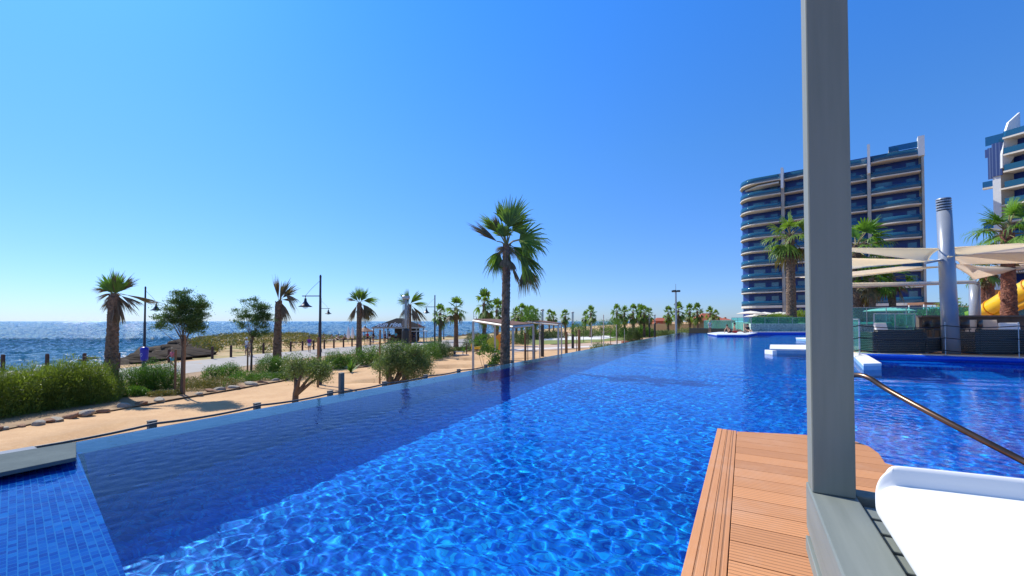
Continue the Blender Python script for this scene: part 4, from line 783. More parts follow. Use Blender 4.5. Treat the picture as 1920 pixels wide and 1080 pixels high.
# sunbathers on loungers
lm=MB()
t0=thing('beach_lounger',B(612,66),'beach lounger, leftmost of the row by the sea','lounger','beach loungers by the sea',YAW+.4)
b=MB(); b.box((0,0,.34),(1.3,.6,.06)); M3=Matrix.Rotation(-.75,3,'Y'); b.box((-.85,0,.55),(.7,.6,.05),M3=[[math.cos(.7),0,math.sin(.7)],[0,1,0],[-math.sin(.7),0,math.cos(.7)]]); b.build('bed',m_canvas,t0)
for sx in(-.55,.55):
    for sy in(-.25,.25): b=MB(); b.box((sx,sy,.155),(.05,.05,.31)); b.build('leg',m_bollard,t0)
reg(t0)
for k,(px,d) in enumerate(((622,66),(634,65),(645,66),(705,60))): dup(t0,B(px,d),('beach lounger, %s of the row by the sea'%ORD[k+1]) if k<3 else 'beach lounger beside the person in black',rz=YAW+.4+.1*k)
for k,(px,d) in enumerate(((606,67),(622,67),(634,66.5),(646,67))): person(B(px,d,GZ+.32),YAW+2.5,'sit','sunbather sitting on a lounger, %s of the row by the sea'%ORD[k],None,m_blk,group='sunbathers by the sea')
# parasols on the beach
def closed(px,d,lb,first=None):
    if first: return dup(first,B(px,d),lb)
    t=thing('closed_parasol',B(px,d),lb,'parasol','closed white parasols on the beach'); b=MB(); b.lathe([(.03,0),(.03,2.5)],8); b.build('pole',m_steel,t); b=MB(); b.lathe([(.10,.75),(.22,.9),(.25,1.3),(.16,2.0),(.06,2.4),(.01,2.55)],10); b.build('canopy',m_white,t); return reg(t)
cp=closed(653,60,'closed white parasol, left one of the pair left of the drooping palm'); closed(661,61,'closed white parasol, right one of the pair beside the drooping palm',cp); closed(677,63,'closed white parasol just right of the drooping palm trunk',cp)
t=thing('straw_parasol',B(684,60),'straw parasol with ragged edge between palm and beach bar','parasol'); b=MB(); b.lathe([(.05,0),(.05,2.1)],8); b.build('pole',m_wood,t); b=MB(); b.lathe([(1.15,1.78),(1.2,1.85),(.7,2.1),(.25,2.35),(.05,2.6)],14); b.build('canopy',m_brownroof,t)
# ------------------------------------------------------------------ beach bar
kd=66; kb=B(749,kd); t=thing('beach_bar',kb,'open beach bar with dark grey hipped roof and white lettering','bar',rz=YAW)
b=MB(); wx,wy=3.5,2.8; ez=2.35; rzr=3.75
b.add([(-wx,-wy,ez),(wx,-wy,ez),(wx,wy,ez),(-wx,wy,ez),(-.5,0,rzr),(.5,0,rzr)],[(0,1,5,4),(1,2,5),(2,3,4,5),(3,0,4),(3,2,1,0)]); rf=b.build('roof',m_roofgrey,t)
b=MB(); b.box((0,-wy,ez-.08),(2*wx,.06,.2)); b.box((0,wy,ez-.08),(2*wx,.06,.2)); b.box((-wx,0,ez-.08),(.06,2*wy-.1,.2)); b.box((wx,0,ez-.08),(.06,2*wy-.1,.2)); b.build('eaves_board',m_side,rf)
for sx in(-1,-.33,.33,1):
    for sy in(-1,1): b=MB(); b.box((sx*3.25,sy*2.55,1.13),(.14,.14,2.26)); b.build('post',m_side if abs(sx)==1 else m_wood,t)
b=MB(); b.box((.4,.6,.55),(4.6,.5,1.1)); b.box((.4,.6,1.12),(4.9,.7,.05)); b.build('counter',m_wood,t)
b=MB(); b.box((.6,2.3,1.1),(4.0,.2,2.1)); b.build('back_wall',m_black,t)
def text(body,size,mat,parent,loc,rot,ext=.01,shear=.35,name='lettering',bold=0.0):
    c=bpy.data.curves.new(name,'FONT'); c.body=body; c.size=size; c.extrude=ext; c.shear=shear; c.offset=bold; c.align_x='CENTER'; o=bpy.data.objects.new(name,c); COL.objects.link(o)
    dg=bpy.context.evaluated_depsgraph_get(); m=bpy.data.meshes.new_from_object(o.evaluated_get(dg)); bpy.data.objects.remove(o); m.materials.clear(); m.materials.append(mat)
    o=bpy.data.objects.new(name,m); COL.objects.link(o); o.parent=parent; o.location=loc; o.rotation_euler=rot; return o
sl_=math.atan2(rzr-ez,wy)
text('sun rise.',1.15,m_letter,rf,(-.85,-wy+.1,ez+.12),(sl_+.55,0,0),bold=.028,ext=.02)
text('rise',.9,m_red,rf,(wx-.1,-.6,ez+.1),(sl_+.5,0,R(90)),bold=.02,ext=.02)
t2=thing('flat_awning',B(783,kd-1),'flat white awning on posts at the right side of the bar','awning',rz=YAW); b=MB(); b.box((0,0,1.75),(2.8,1.8,.1)); b.build('canopy',m_white,t2)
for sx in(-1.2,1.2):
    for sy in(-.8,.8): b=MB(); b.box((sx,sy,.85),(.07,.07,1.7)); b.build('post',m_steel,t2)
# ------------------------------------------------------------------ playground and park furniture
t=thing('exercise_bench',P(864,667,GZ),'low outdoor exercise bench on the sand right of the olive tree','exercise bench',rz=YAW+.2)
b=MB(); b.box((0,0,.08),(1.5,.28,.08)); b.box((-.2,0,.38),(.9,.22,.06)); b.box((-.5,0,.24),(.08,.1,.28)); b.box((.2,0,.24),(.08,.1,.28)); b.build('seat',m_palegrey,t)
b=MB(); b.tube([(.55,0,.1),(.55,0,1.2)],.05,8); b.build('upright',m_bollard,t); b=MB(); b.tube([(-.6,0,.1),(-.6,0,.5)],.09,8); b.build('stump',m_bollard,t)
t=thing('spring_rider',B(893,42),'yellow spring rider on the sand behind the left pergola post','playground toy',rz=YAW); b=MB(); b.box((0,0,.62),(1.0,.25,.28)); b.box((-.38,0,.88),(.3,.2,.3)); b.box((.45,0,.8),(.15,.2,.25)); b.build('rider_body',m_yellow,t,bevel=.05)
b=MB(); b.tube([(.14*math.cos(a_*.7),.14*math.sin(a_*.7),.02+a_*.015) for a_ in range(32)],.025,6); b.build('spring',m_bollard,t)
t=thing('play_disc',B(936,36),'orange round play panel beside a lime green one left of the tallest palm','play panel',rz=YAW)
b=MB(); b.tube([(.25,0,1.5),(.25,.08,1.5)],.72,28); b.build('orange_disc',m_orange,t); b=MB(); b.tube([(-.55,-.02,1.35),(-.55,.05,1.35)],.55,28); b.build('lime_disc',M('lime_plastic',(.40,.45,.03),(.35,.4,.02),.4),t)
b=MB(); b.tube([(.25,.04,0),(.25,.04,.9)],.05,8); b.tube([(-.55,.02,0),(-.55,.02,.9)],.05,8); b.build('support',m_steel,t); b=MB(); b.tube([(.25,-.03,1.5),(.25,-.01,1.5)],.16,16); b.build('hub',m_brownroof,t)
t=thing('timber_bench',B(1052,28),'rough dark timber bench at the pool edge right of the second pergola','bench',rz=YAW+.3); b=MB(); b.box((0,0,.42),(1.3,.5,.16)); b.build('seat',m_wood,t,bevel=.03)
for sx in(-.45,.45): b=MB(); b.box((sx,0,.17),(.16,.4,.34)); b.build('leg',m_wood,t)
t=thing('brown_bench',B(1148,46),'brown rounded bench right of the grey olive bush','bench',rz=YAW); b=MB(); b.tube([(-.6,0,.5),(.6,0,.5)],.28,12); b.build('seat',m_wood,t)
for sx in(-.4,.4): b=MB(); b.box((sx,0,.13),(.1,.3,.26)); b.build('leg',m_black,t)
t=thing('planter',B(1172,50),'square rusty red planter left of the round dark bush','planter',rz=YAW); b=MB(); b.add([(-.28,-.28,0),(.28,-.28,0),(.28,.28,0),(-.28,.28,0),(-.36,-.36,.9),(.36,-.36,.9),(.36,.36,.9),(-.36,.36,.9)],[(3,2,1,0),(4,5,6,7),(0,1,5,4),(1,2,6,5),(2,3,7,6),(3,0,4,7)]); b.build('box',m_terracotta,t)
# distant wall and houses
p0=B(1200,150); p1=B(1300,135); b=MB(); dv=(p1-p0)[:2]; L=np.linalg.norm(dv); b.box(((p0+p1)/2+np.array([0,0,1.2])),(L,.4,2.4),rz=math.atan2(dv[1],dv[0])); m_orw=M('ochre_wall',(.48,.26,.13),(.38,.2,.1),.9,scale=.4); o=b.build('boundary_wall',m_orw); base=(p0+p1)/2; 
tag(o,'long ochre wall on the skyline left of the floodlight mast','wall')
p0=B(1300,128); p1=B(1400,120); b=MB(); dv=(p1-p0)[:2]; L=np.linalg.norm(dv); b.box(((p0+p1)/2+np.array([0,0,1.3])),(L,.4,2.6),rz=math.atan2(dv[1],dv[0])); o=b.build('boundary_wall',m_orw); tag(o,'ochre wall behind the bathers, right of the floodlight mast','wall')
m_redroof=M('red_tiles',(.48,.12,.06),(.36,.085,.045),.85,scale=2)
def house(px,d,w_,dp,h,rh,label,wallm):
    t=thing('house',B(px,d),label,'house','distant red roofed houses',rz=YAW); b=MB(); b.box((0,0,h/2),(w_,dp,h)); b.build('wall',wallm,t)
    b=MB(); a_,c__=w_/2+.4,dp/2+.4; b.add([(-a_,-c__,h),(a_,-c__,h),(a_,c__,h),(-a_,c__,h),(-a_*.35,0,h+rh),(a_*.35,0,h+rh)],[(0,1,5,4),(1,2,5),(2,3,4,5),(3,0,4),(3,2,1,0)]); r_=b.build('roof',m_redroof,t)
    b=MB(); b.box((w_*.2,0,h+rh*.8),(.6,.6,1.0)); b.build('chimney',wallm,r_)
    for sx in(-.25,.25): b=MB(); b.box((sx*w_,-dp/2-.02,h*.55),(1.0,.1,1.2)); b.build('window',m_win,t)
house(1326,150,9,8,3.5,2.6,'red roofed house behind the palms right of the floodlight mast',m_orw)
house(1238,190,7,6,3.4,1.4,'low house with a dark red roof block above the ochre wall',m_redroof)
house(1353,140,6,6,3.3,1.0,'small ochre house with a low roof left of the curved tower',m_orw)
# ------------------------------------------------------------------ far end of the pool
Rz=YAW
m,nt,bb=newmat('green_stone_wall'); g=coords(nt,True,(1,1,1)); vo=N(nt,'ShaderNodeTexVoronoi',feature='DISTANCE_TO_EDGE'); vo.inputs['Scale'].default_value=5; nt.links.new(g,vo.inputs['Vector'])
nt.links.new(mixc(nt,ramp(nt,vo.outputs['Distance'],0,.12),(.10,.18,.16),mixc(nt,ramp(nt,noise(nt,g,3,4),.3,.7),(.45,.58,.48),(.62,.72,.60))),bb.inputs['Base Color']); bb.inputs['Roughness'].default_value=.8; bump(nt,bb,vo.outputs['Distance'],.6,.05); m_gw=m
def seg(b,pa,pb,z0,z1,th=.2,ext=0):
    dv=(pb-pa)[:2]; L=np.linalg.norm(dv)+ext; c=(pa+pb)/2; b.box((c[0],c[1],(z0+z1)/2),(L,th,z1-z0),rz=math.atan2(dv[1],dv[0]))
q0=P(1408,627,0); q1=P(1640,627,0); b=MB(); seg(b,q0,q1,-1.8,.2,.5); struct(b.build('pool_rim',m_blueedge))
b=MB(); seg(b,q0+FW*.05,q1+FW*.05,.202,.24,.6); struct(b.build('rim_coping',m_white))
w0=B(1406,41.5,0); w1=B(1640,41.5,0); b=MB(); seg(b,w0,w1,.2,1.0,.3); o=b.build('garden_wall',m_gw); tag(o,'rough green stone wall behind the far end of the pool','wall')
def glassrail(name,pa,pb,z0,z1,n,label,group='glass barriers',mat=None):
    t=thing(name,pa,label,'glass barrier',group,world=True)
    for k in range(n):
        a_=pa+(pb-pa)*(k/n); c__=pa+(pb-pa)*((k+1)/n); e=(c__-a_)*.008; b=MB(); seg(b,a_+e,c__-e,z0,z1,.02); b.build('pane',mat or m_glass,t)
    for k in range(n+1):
        a_=pa+(pb-pa)*(k/n); b=MB(); b.box((a_[0],a_[1],(z0+z1)/2-.02),(.04,.04,z1-z0+.02)); b.build('rail_post',m_steel,t)
    b=MB(); seg(b,pa,pb,z1,z1+.03,.035); b.build('top_rail',m_steel,t); return t
glassrail('glass_barrier',B(1409,41.6,0),B(1640,41.6,0),1.0,1.62,9,'glass barrier on top of the rough green stone wall')
glassrail('glass_barrier',B(1372,44,0),B(1408,41.8,0),.15,1.60,3,'glass barrier at the left end of the green stone wall')
glassrail('glass_barrier',B(1320,60,0),B(1372,48,0),GZ,1.35,3,'turquoise glass barrier behind the bathers')
b=MB(); seg(b,B(1294,50,0),B(1375,46,0),-.3,.42,.4); o=b.build('low_wall',M('dark_wet_wall',(.03,.035,.03),(.02,.025,.02),.4,scale=2)); tag(o,'low dark wall left behind the pool island','wall')
b=MB(); b.prism([tuple(B(x,d,0)[:2]) for x,d in ((1395,42.0),(1700,42.0),(2300,60),(2200,140),(1380,140),(1372,60))],.0,1.0); b2=b.build('terrace_upper',m_pink); struct(b2)
shrub([(1425,43.5,.9,.75),(1450,43.2,.9,.8),(1475,43.3,.9,.75)],'hedge with bright leaves behind the far glass barrier left of the grey post',m_bush,9000,.16,.05,seed=40,group='resort hedges',loc=(1450,43,1.0))
shrub([(1455,46,1.2,1.1),(1495,47,1.3,1.45)],'yellow green bush at the foot of the tall palm by the tower',m_lime,6000,.18,.06,seed=41,group='resort hedges',loc=(1495,46,1.0))
# pool island
isl=[P(1328,628,0),P(1345,631,0),P(1400,631,0),P(1420,627,0),P(1400,625.5,0),P(1350,625.5,0)]
t=thing('pool_island',isl[0],'low blue sided island with a white rim where the bathers sit','pool island',world=True)
b=MB(); b.prism([tuple(p[:2]) for p in isl],FLOOR,.10); b.build('island_side',m_blueedge,t)
cc=sum(isl)/6; b=MB(); b.prism([tuple((cc+(p-cc)*1.03)[:2]) for p in isl],.102,.17); b.build('island_top',m_white,t)
zi=.17
person(B(1368,38.4,zi),YAW+PI/2+.5,'lean','bather leaning forward, left one on the pool island',None,m_blk,hair=m_hair,sc=.95)
person(B(1378,38.0,zi),YAW-PI/2-.5,'sit','bather sitting upright on the island beside the leaning one',None,m_redf,sc=1.0)
person(B(1402,40,zi),YAW+PI,'sit','bather in dark swimwear behind, by the glass barrier',m_blk,m_blk,sc=.85)
person(B(1331,45.5,.30-.28),YAW+PI,'stand','child in white clothes standing on the low wall left of the bathers',m_wht,m_wht,sc=.74,hair=m_skin)
# white ledges in the pool
def ledge(pts,z0,z1,label,name='pool_bench'):
    t=thing(name,pts[0],label,'white pool ledge',world=True); b=MB(); b.prism([tuple(p[:2]) for p in pts],z1-.06,z1); b.build('top_slab',m_white,t)
    c=sum(pts)/len(pts); b=MB(); b.prism([tuple((c+(p-c)*.985)[:2]) for p in pts],z0,z1-.062); b.build('base',M('pale_blue_tile',(.30,.48,.62),(.2,.38,.55),.35,scale=6),t); return t
zt=.17
ledge([P(1443,654,zt),P(1560,656,zt),P(1560,647,zt),P(1444,646,zt)],FLOOR,zt,'white ledge standing out of the pool just left of the grey post')
ledge([P(1492,633,zt),P(1560,638,zt),P(1560,632,zt)],FLOOR,zt,'farther small white ledge left of the grey post')
ledge([P(1619,682,zt),P(1653,681,zt),P(1625,665,zt),P(1596,661,zt)],FLOOR,zt,'white walkway ending in the water right of the grey post')
b=MB(); p=P(1445,664,0); b.box((p[0],p[1],-.3),(.16,.5,.9),rz=Rz); o=b.build('ledge_pier',m_white,bevel=.01); tag(o,'short white pier at the left tip of the nearer pool ledge','pier')
# ------------------------------------------------------------------ right terrace
TZ=.18
edge=[P(1560,660.5,TZ),P(1620,662.5,TZ),P(1700,664.3,TZ),P(1773,666.7,TZ),P(1850,668.8,TZ),P(1920,671,TZ),P(2150,679,TZ)]
back=[B(2400,41,0),B(1560,41,0)]
b=MB(); b.prism([tuple(p[:2]) for p in edge+back],-1.9,TZ-.02); struct(b.build('terrace_base',m_blueedge))
b=MB(); b.prism([tuple((p+FW*.03)[:2]) for p in edge]+[tuple((p+FW*.55)[:2]) for p in edge[::-1]],TZ-.018,TZ); struct(b.build('terrace_coping',m_stonecream))
b=MB(); b.prism([tuple((p+FW*.553)[:2]) for p in edge]+[tuple(p[:2]) for p in back],TZ-.018,TZ-.004); struct(b.build('terrace',m_terra))
b=MB(); b.tube([(p[0],p[1],TZ-.085)-FW*.03 for p in edge],.075,12); struct(b.build('blue_rim',m_blueedge,smooth=True))
# submerged steps
b=MB(); b.prism([tuple((p-FW*.9)[:2]) for p in edge]+[tuple(p[:2]) for p in edge[::-1]],-1.7,-.35); b.prism([tuple((p-FW*1.7)[:2]) for p in edge]+[tuple((p-FW*.9)[:2]) for p in edge[::-1]],-1.7,-.75); struct(b.build('pool_steps',m_floor),True)
# sail columns
def mast(base,r0,r1,top,label,louv=True):
    t=thing('sail_mast',base,label,'sail mast','grey masts holding the shade sails'); h=top[2]-base[2]; ln=np.array([top[0]-base[0],top[1]-base[1],0]); b=MB()
    b.tube([(0,0,0),ln*.5+np.array([0,0,h*.5]),ln*.925+np.array([0,0,h*.922])],[r0,(r0+r1)/2,r1],28); b.build('column',m_palebl,t,smooth=True)
    if louv:
        for k in range(4):
            z=h*(.930+k*.0175); c=ln*(z/h); b=MB(); b.tube([(c[0],c[1],z),(c[0]+.0,c[1],z+h*.0085)],r1*1.02,28); b.build('vent_ring',m_palebl,t)
        c=ln*.96; b=MB(); b.tube([(c[0],c[1],h*.92),(c[0],c[1],h*.997)],r1*.88,20); b.build('vent_core',m_black,t)
        c=ln; b=MB(); b.tube([(c[0],c[1],h*.998),(c[0],c[1],h*1.006)],[r1*1.02,r1*.95],28); b.build('cap',m_palebl,t)
    else:
        b=MB(); c=ln*.94; b.tube([(c[0],c[1],h*.93),(c[0],c[1],h*.96)],[r1*1.05,r1*.9],24); b.build('cap',m_palebl,t)
    return t
m_palebl=M('blue_grey_paint',(.28,.305,.345),(.24,.265,.305),.3,.1,scale=2,coat=.4)
mb=PD(1784,663,13.75); mb[2]=TZ; mtop=PD(1769,374,13.9)
mast(mb,.222,.188,mtop,'tall leaning blue grey mast with louvred top by the pool')
m2=B(1829,21,TZ); m2t=PD(1827,524,21)
mast(m2,.22,.20,m2t,'shorter grey mast behind, left of the yellow slide',False)
# sails
def sail(c,label,mat,n=14,sag=.25,th=.0,rope=True):
    """c: 4 corners (np)"""
    c=[np.array(q,float) for q in c]; V=[]
    for i in range(n+1):
        for j in range(n+1):
            u,v=i/n,j/n; p=c[0]*(1-u)*(1-v)+c[1]*u*(1-v)+c[2]*u*v+c[3]*(1-u)*v; ctr=sum(c)/4
            pull=.06*(4*u*(1-u)*(1-4*v*(1-v)) + 4*v*(1-v)*(1-4*u*(1-u))); p=p+(ctr-p)*pull; p[2]-=sag*16*u*(1-u)*v*(1-v)*.5
            V.append(p)
    b=MB(); b.grid(V,n+1,n+1); t=thing('shade_sail',c[0],label,'shade sail','cream shade sails over the terrace',world=True); o=b.build('sail_cloth',mat,t,smooth=True); so_=o.modifiers.new('th','SOLIDIFY'); so_.thickness=.01
    b=MB()
    G=np.array(V).reshape(n+1,n+1,3)
    for e in (G[0],G[-1],G[:,0],G[:,-1]): b.tube(list(e),.016,5)
    b.build('hem_cable',mat,t); return t
sail([PD(1560,465,12.5),PD(1763,466,14.0),PD(1740,490,13.0),PD(1560,466.5,12)],'narrow cream sail left of the mast, topmost',m_sail,sag=.05)
sail([PD(1540,483,16),PD(1720,487,17),PD(1764,488,13.9),PD(1540,509,11)],'cream sail left of the mast, second from the top',m_sail,sag=.12)
sail([PD(1500,520,19),PD(1690,500,22),PD(1768,500,14.2),PD(1560,524,12.5)],'lowest cream sail left of the mast',m_sail,sag=.10)
sail([PD(1772,465,14.0),PD(1960,453,22),PD(2050,448,14),PD(1776,482,13.6)],'topmost cream sail right of the mast reaching the photo edge',m_sail,sag=.05)
sail([PD(1776,482,13.9),PD(1960,458,13),PD(2100,490,16),PD(1800,496,18)],'tan coloured sail in the middle right of the mast',m_sailg,sag=.1)
sail([PD(1778,494,14.2),PD(1850,500,22),PD(1990,490,20),PD(1826,524,20)],'lowest grey sail right of the mast hung over the slide',m_sailg,sag=.1)
t=thing('sail_spar',PD(1560,535,16),'long white tubes running from the post to the shorter mast','spar',world=True)
b=MB(); b.tube([PD(1540,534,17),PD(1700,531.5,18.5),PD(1826,528,20.6)],.07,10); b.build('upper_tube',m_white,t); b=MB(); b.tube([PD(1540,539.5,16),PD(1700,534.5,18),PD(1826,530,20.5)],.05,10); b.build('lower_tube',m_palebl,t)
t=thing('mast_arm',PD(1766,489,13.8),'short steel arm and shackle holding sails on the tall mast','bracket',world=True); b=MB(); b.tube([PD(1766,487,13.8),PD(1735,493,13.3)],.04,8); b.tube([PD(1776,496,13.8),PD(1792,494,13.7),PD(1790,506,13.7)],.03,6); b.build('arm',m_palebl,t)
# lounge furniture
m,nt,bb=newmat('black_wicker'); g=coords(nt,False); wv1=N(nt,'ShaderNodeTexWave',bands_direction='Z'); wv1.inputs['Scale'].default_value=5.5; wv1.inputs['Distortion'].default_value=1.5; wv1.inputs['Detail'].default_value=1; nt.links.new(g,wv1.inputs['Vector'])
wv2=N(nt,'ShaderNodeTexWave',bands_direction='DIAGONAL'); wv2.inputs['Scale'].default_value=9; nt.links.new(g,wv2.inputs['Vector'])
nt.links.new(mixc(nt,mth(nt,'MULTIPLY',wv1.outputs['Fac'],.8),(.006,.006,.006),(.14,.125,.105)),bb.inputs['Base Color']); bb.inputs['Roughness'].default_value=.5; bump(nt,bb,mth(nt,'ADD',wv1.outputs['Fac'],wv2.outputs['Fac']),.8,.015); m_wick=m
def sofa(px,d,W_,D_2,hb,hs,rz,label,sides='LR',name='wicker_sofa',cat='sofa',cush=True):
    t=thing(name,B(px,d,TZ),label,cat,'black wicker lounge furniture',rz)
    b=MB(); b.box((0,0,hs/2+.03),(W_,D_2,hs-.06)); b.build('base',m_wick,t,bevel=.015)
    if hb>hs: b=MB(); b.box((0,-D_2/2+.08-.001,(hb)/2+.02),(W_+.003,.16,hb-.04)); b.build('backrest',m_wick,t,bevel=.015)
    if 'L' in sides: b=MB(); b.box((-W_/2-.075,0,hb*.9/2+.02),(.15,D_2,hb*.9-.04)); b.build('armrest',m_wick,t,bevel=.015)
    if 'R' in sides: b=MB(); b.box((W_/2+.075,0,hb*.9/2+.02),(.15,D_2,hb*.9-.04)); b.build('armrest',m_wick,t,bevel=.015)
    if cush: b=MB(); b.box((0,.08,hs+.055),(W_-.04,D_2-.2,.11)); b.build('seat_cushion',m_cushion,t,bevel=.03)
    for sx in(-1,1):
        for sy in(-1,1): b=MB(); b.box((sx*(W_/2-.06),sy*(D_2/2-.06),.017),(.06,.06,.034)); b.build('foot',m_steel,t)
    return t
sofa(1667,14.4,1.5,.85,.78,.40,YAW+.0,'black wicker sofa seen from behind at the left of the terrace')
sofa(1738,14.3,.72,.7,.52,.52,YAW+.0,'low black wicker table right of the left sofa',sides='',name='wicker_table',cat='table',cush=False)
sofa(1865,13.9,1.75,.85,.80,.42,YAW-.05,'long black wicker sofa right of the tall mast')
sofa(1945,13.6,.8,.85,.80,.42,YAW-.05,'black wicker sofa section cut by the right photo edge',sides='R')
sofa(1808,15.6,.75,.75,.62,.38,YAW+PI/2,'wicker armchair with a white seat just right of the mast',name='wicker_armchair',cat='armchair')
def whitechair(px,d,rz,label):
    t=thing('white_lounge_chair',B(px,d,TZ),label,'chair','white moulded lounge chairs',rz); b=MB()
    b.box((0,0,.38),(.6,.6,.1)); b.box((0,-.30,.70),(.6,.1,.62),M3=[[1,0,0],[0,math.cos(.2),math.sin(.2)],[0,-math.sin(.2),math.cos(.2)]]); b.build('seat_shell',m_cushion,t,bevel=.04)
    for sx in(-.24,.24):
        for sy in(-.24,.24): b=MB(); b.box((sx,sy,.165),(.05,.05,.33)); b.build('leg',m_steel,t)
whitechair(1637,16,YAW+.3,'white moulded chair behind the left wicker sofa'); whitechair(1882,16,YAW-.3,'white moulded chair left of the pair behind the long sofa'); whitechair(1918,16.2,YAW+.2,'white moulded chair at the right photo edge behind the sofa')
t=thing('white_screen',B(1850,17.5,TZ),'leaning pale grey panel behind the long wicker sofa','panel',rz=YAW); b=MB(); b.add([(-.95,0,.3),(.6,0,.3),(.5,.05,1.12),(-.6,.05,1.12),(-.95,.06,.3),(.6,.06,.3),(.5,.11,1.12),(-.6,.11,1.12)],[(0,1,2,3),(7,6,5,4),(0,4,5,1),(1,5,6,2),(2,6,7,3),(3,7,4,0)]); b.build('panel',m_sailg,t)
for sx in(-.5,.4): b=MB(); b.box((sx,.03,.15),(.06,.06,.298)); b.build('foot',m_steel,t)
def stool(px,d,rz,label,first=None):
    if first: return dup(first,B(px,d,TZ),label,rz=rz)
    t=thing('bar_stool',B(px,d,TZ),label,'bar stool','black bar stools by the counter',rz); b=MB(); b.box((0,0,.74),(.42,.42,.05)); b.build('seat',m_black,t,bevel=.02)
    n=9; b=MB(); V=[]
    for i in range(n):
        a_=-1.1+2.2*i/(n-1)
        for z in(.78,.95,1.12): V.append((math.sin(a_)*.24,-math.cos(a_)*.22,z))
    b.grid(V,n,3); o=b.build('backrest',m_black,t,smooth=True); o.modifiers.new('s','SOLIDIFY').thickness=.02
    for sx in(-1,1):
        for sy in(-1,1): b=MB(); b.tube([(sx*.16,sy*.16,.73),(sx*.22,sy*.22,0)],.016,6); b.build('leg',m_black,t)
    b=MB(); q=[(-.19,-.19,.3),(.19,-.19,.3),(.19,.19,.3),(-.19,.19,.3)]; 
    for i in range(4): b.tube([q[i],q[(i+1)%4]],.012,6)
    b.build('footrest',m_black,t); return reg(t)
st=stool(1733,16.6,YAW+.2,'black bar stool left of the tall mast, left one of two'); stool(1757,16.2,YAW-.3,'black bar stool closest to the tall mast on its left',st); stool(1803,17.5,YAW,'black bar stool partly behind the mast on its right',st); stool(1828,17.7,YAW+.6,'black bar stool left of the pale panel',st)
# counter wall
a0=B(1718,19,0); a1=B(2300,17,0); b=MB(); seg(b,a0,a1,TZ,1.42,.4); o=b.build('bar_wall',M('bar_stone',(.10,.085,.07),(.06,.05,.042),.8,scale=3,bumps=.4)); tag(o,'long dark bar wall behind the wicker furniture','wall')
b=MB(); seg(b,a0-FW*.05,a1-FW*.05,1.422,1.50,.6); o=b.build('wall_capping',M('dark_cap',(.09,.08,.075),(.06,.055,.05),.6)); tag(o,'flat dark capping stone along the bar wall','capping')
glassrail('glass_barrier',B(1640,16.8,0),B(1717,17.2,0),TZ,1.53,2,'turquoise glass screen behind the left wicker sofa')
glassrail('glass_barrier',B(1594,15.2,0),B(1612,14.2,0),TZ,1.3,1,'narrow turquoise glass screen beside the grey post')
glassrail('glass_barrier',B(1590,30,0),B(1818,28,0),1.0,2.2,6,'clear glass barrier along the upper terrace behind the stools')
glassrail('glass_barrier',B(1895,26,0),B(2080,24,0),1.0,2.2,4,'clear glass barrier right of the shaggy palm trunk')
shrub([(1745,31,.8,1.15),(1700,32,.7,.8)],'leafy banana like plants behind the upper glass barrier',m_bush,3000,.35,.12,seed=44,group='resort hedges',loc=(1720,31,.9))
shrub([(1800,33,1.0,1.5)],'green bush seen through the glass right of the tall mast',m_bush,4000,.2,.06,seed=45,group='resort hedges',loc=(1800,33,.9))
# rope barrier on terrace edge
rpx=[(1588,12.9),(1612,13.25),(1773,13.0),(1911,12.05),(2080,11.3)]
rb=[]
for k,(px,d) in enumerate(rpx):
    p=B(px,d,TZ); rb.append(p); t=thing('rope_stanchion',p,'thin steel stanchion, %s of the black rope barrier'%ORD[k],'stanchion','stanchions of the rope barrier'); b=MB(); b.lathe([(.05,0),(.05,.01),(.011,.02),(.011,1.0),(.018,1.005),(.018,1.03),(.008,1.04)],10); b.build('rod',m_steel,t)
NM=['top','middle','bottom']
for i in range(len(rb)-1):
    for j,hh_ in enumerate((.93,.55,.16)):
        L=[rb[i]*(1-s_)+rb[i+1]*s_+np.array([0,0,hh_-.10*4*s_*(1-s_)*min(1,np.linalg.norm(rb[i+1]-rb[i])/3)]) for s_ in np.linspace(0,1,14)]
        b=MB(); b.tube(L,.016,6); o=b.build('barrier_rope',m_rope,loc=tuple(L[0]),smooth=True); tag(o,'%s black rope in the %s span of the terrace barrier'%(NM[j],['leftmost','second','third','rightmost'][i]),'rope','black ropes of the terrace barrier')
# yellow slide
t=thing('water_slide',PD(1850,588,27),'bright yellow tube water slide behind the bar wall','water slide',world=True)
path=[PD(2060,490,23),PD(1990,512,24),PD(1935,540,25),PD(1895,558,26),PD(1862,576,27),PD(1835,586,28),PD(1810,590,28.5)]
b=MB(); b.tube(path,[.58,.58,.58,.56,.50,.36,.18],20); b.build('slide_tube',m_yellow,t,smooth=True)
for k in range(1,5):
    d_=path[k+1]-path[k]; d_/=np.linalg.norm(d_); b=MB(); b.tube([path[k],path[k]+d_*.06],.62 if k<4 else .54,20); b.build('flange',m_orange,t)
path2=[p-np.array([0,0,.75]) for p in path[:5]]; b=MB(); b.tube([path2[0],path2[1],path2[2],path2[3],path2[4]+np.array([0,0,.2])],[.30,.30,.28,.22,.12],14); b.build('lower_chute',m_orange if False else M('shaded_amber_plastic',(.70,.36,.01),(.6,.3,.01),.4),t,smooth=True)
for k in (1,3): b=MB(); p=path[k]; b.tube([(p[0],p[1],1.0),(p[0],p[1],p[2]-.4)],.09,10); b.build('support',m_steel,t)
b=MB(); p=B(1866,40,1.0); b.box((p[0],p[1],2.6),(1.3,1.2,3.2),rz=YAW); o=b.build('orange_hut',M('orange_wall',(.60,.24,.05),(.5,.2,.04),.8)); tag(o,'narrow orange building block between palm trunks near the slide','building')
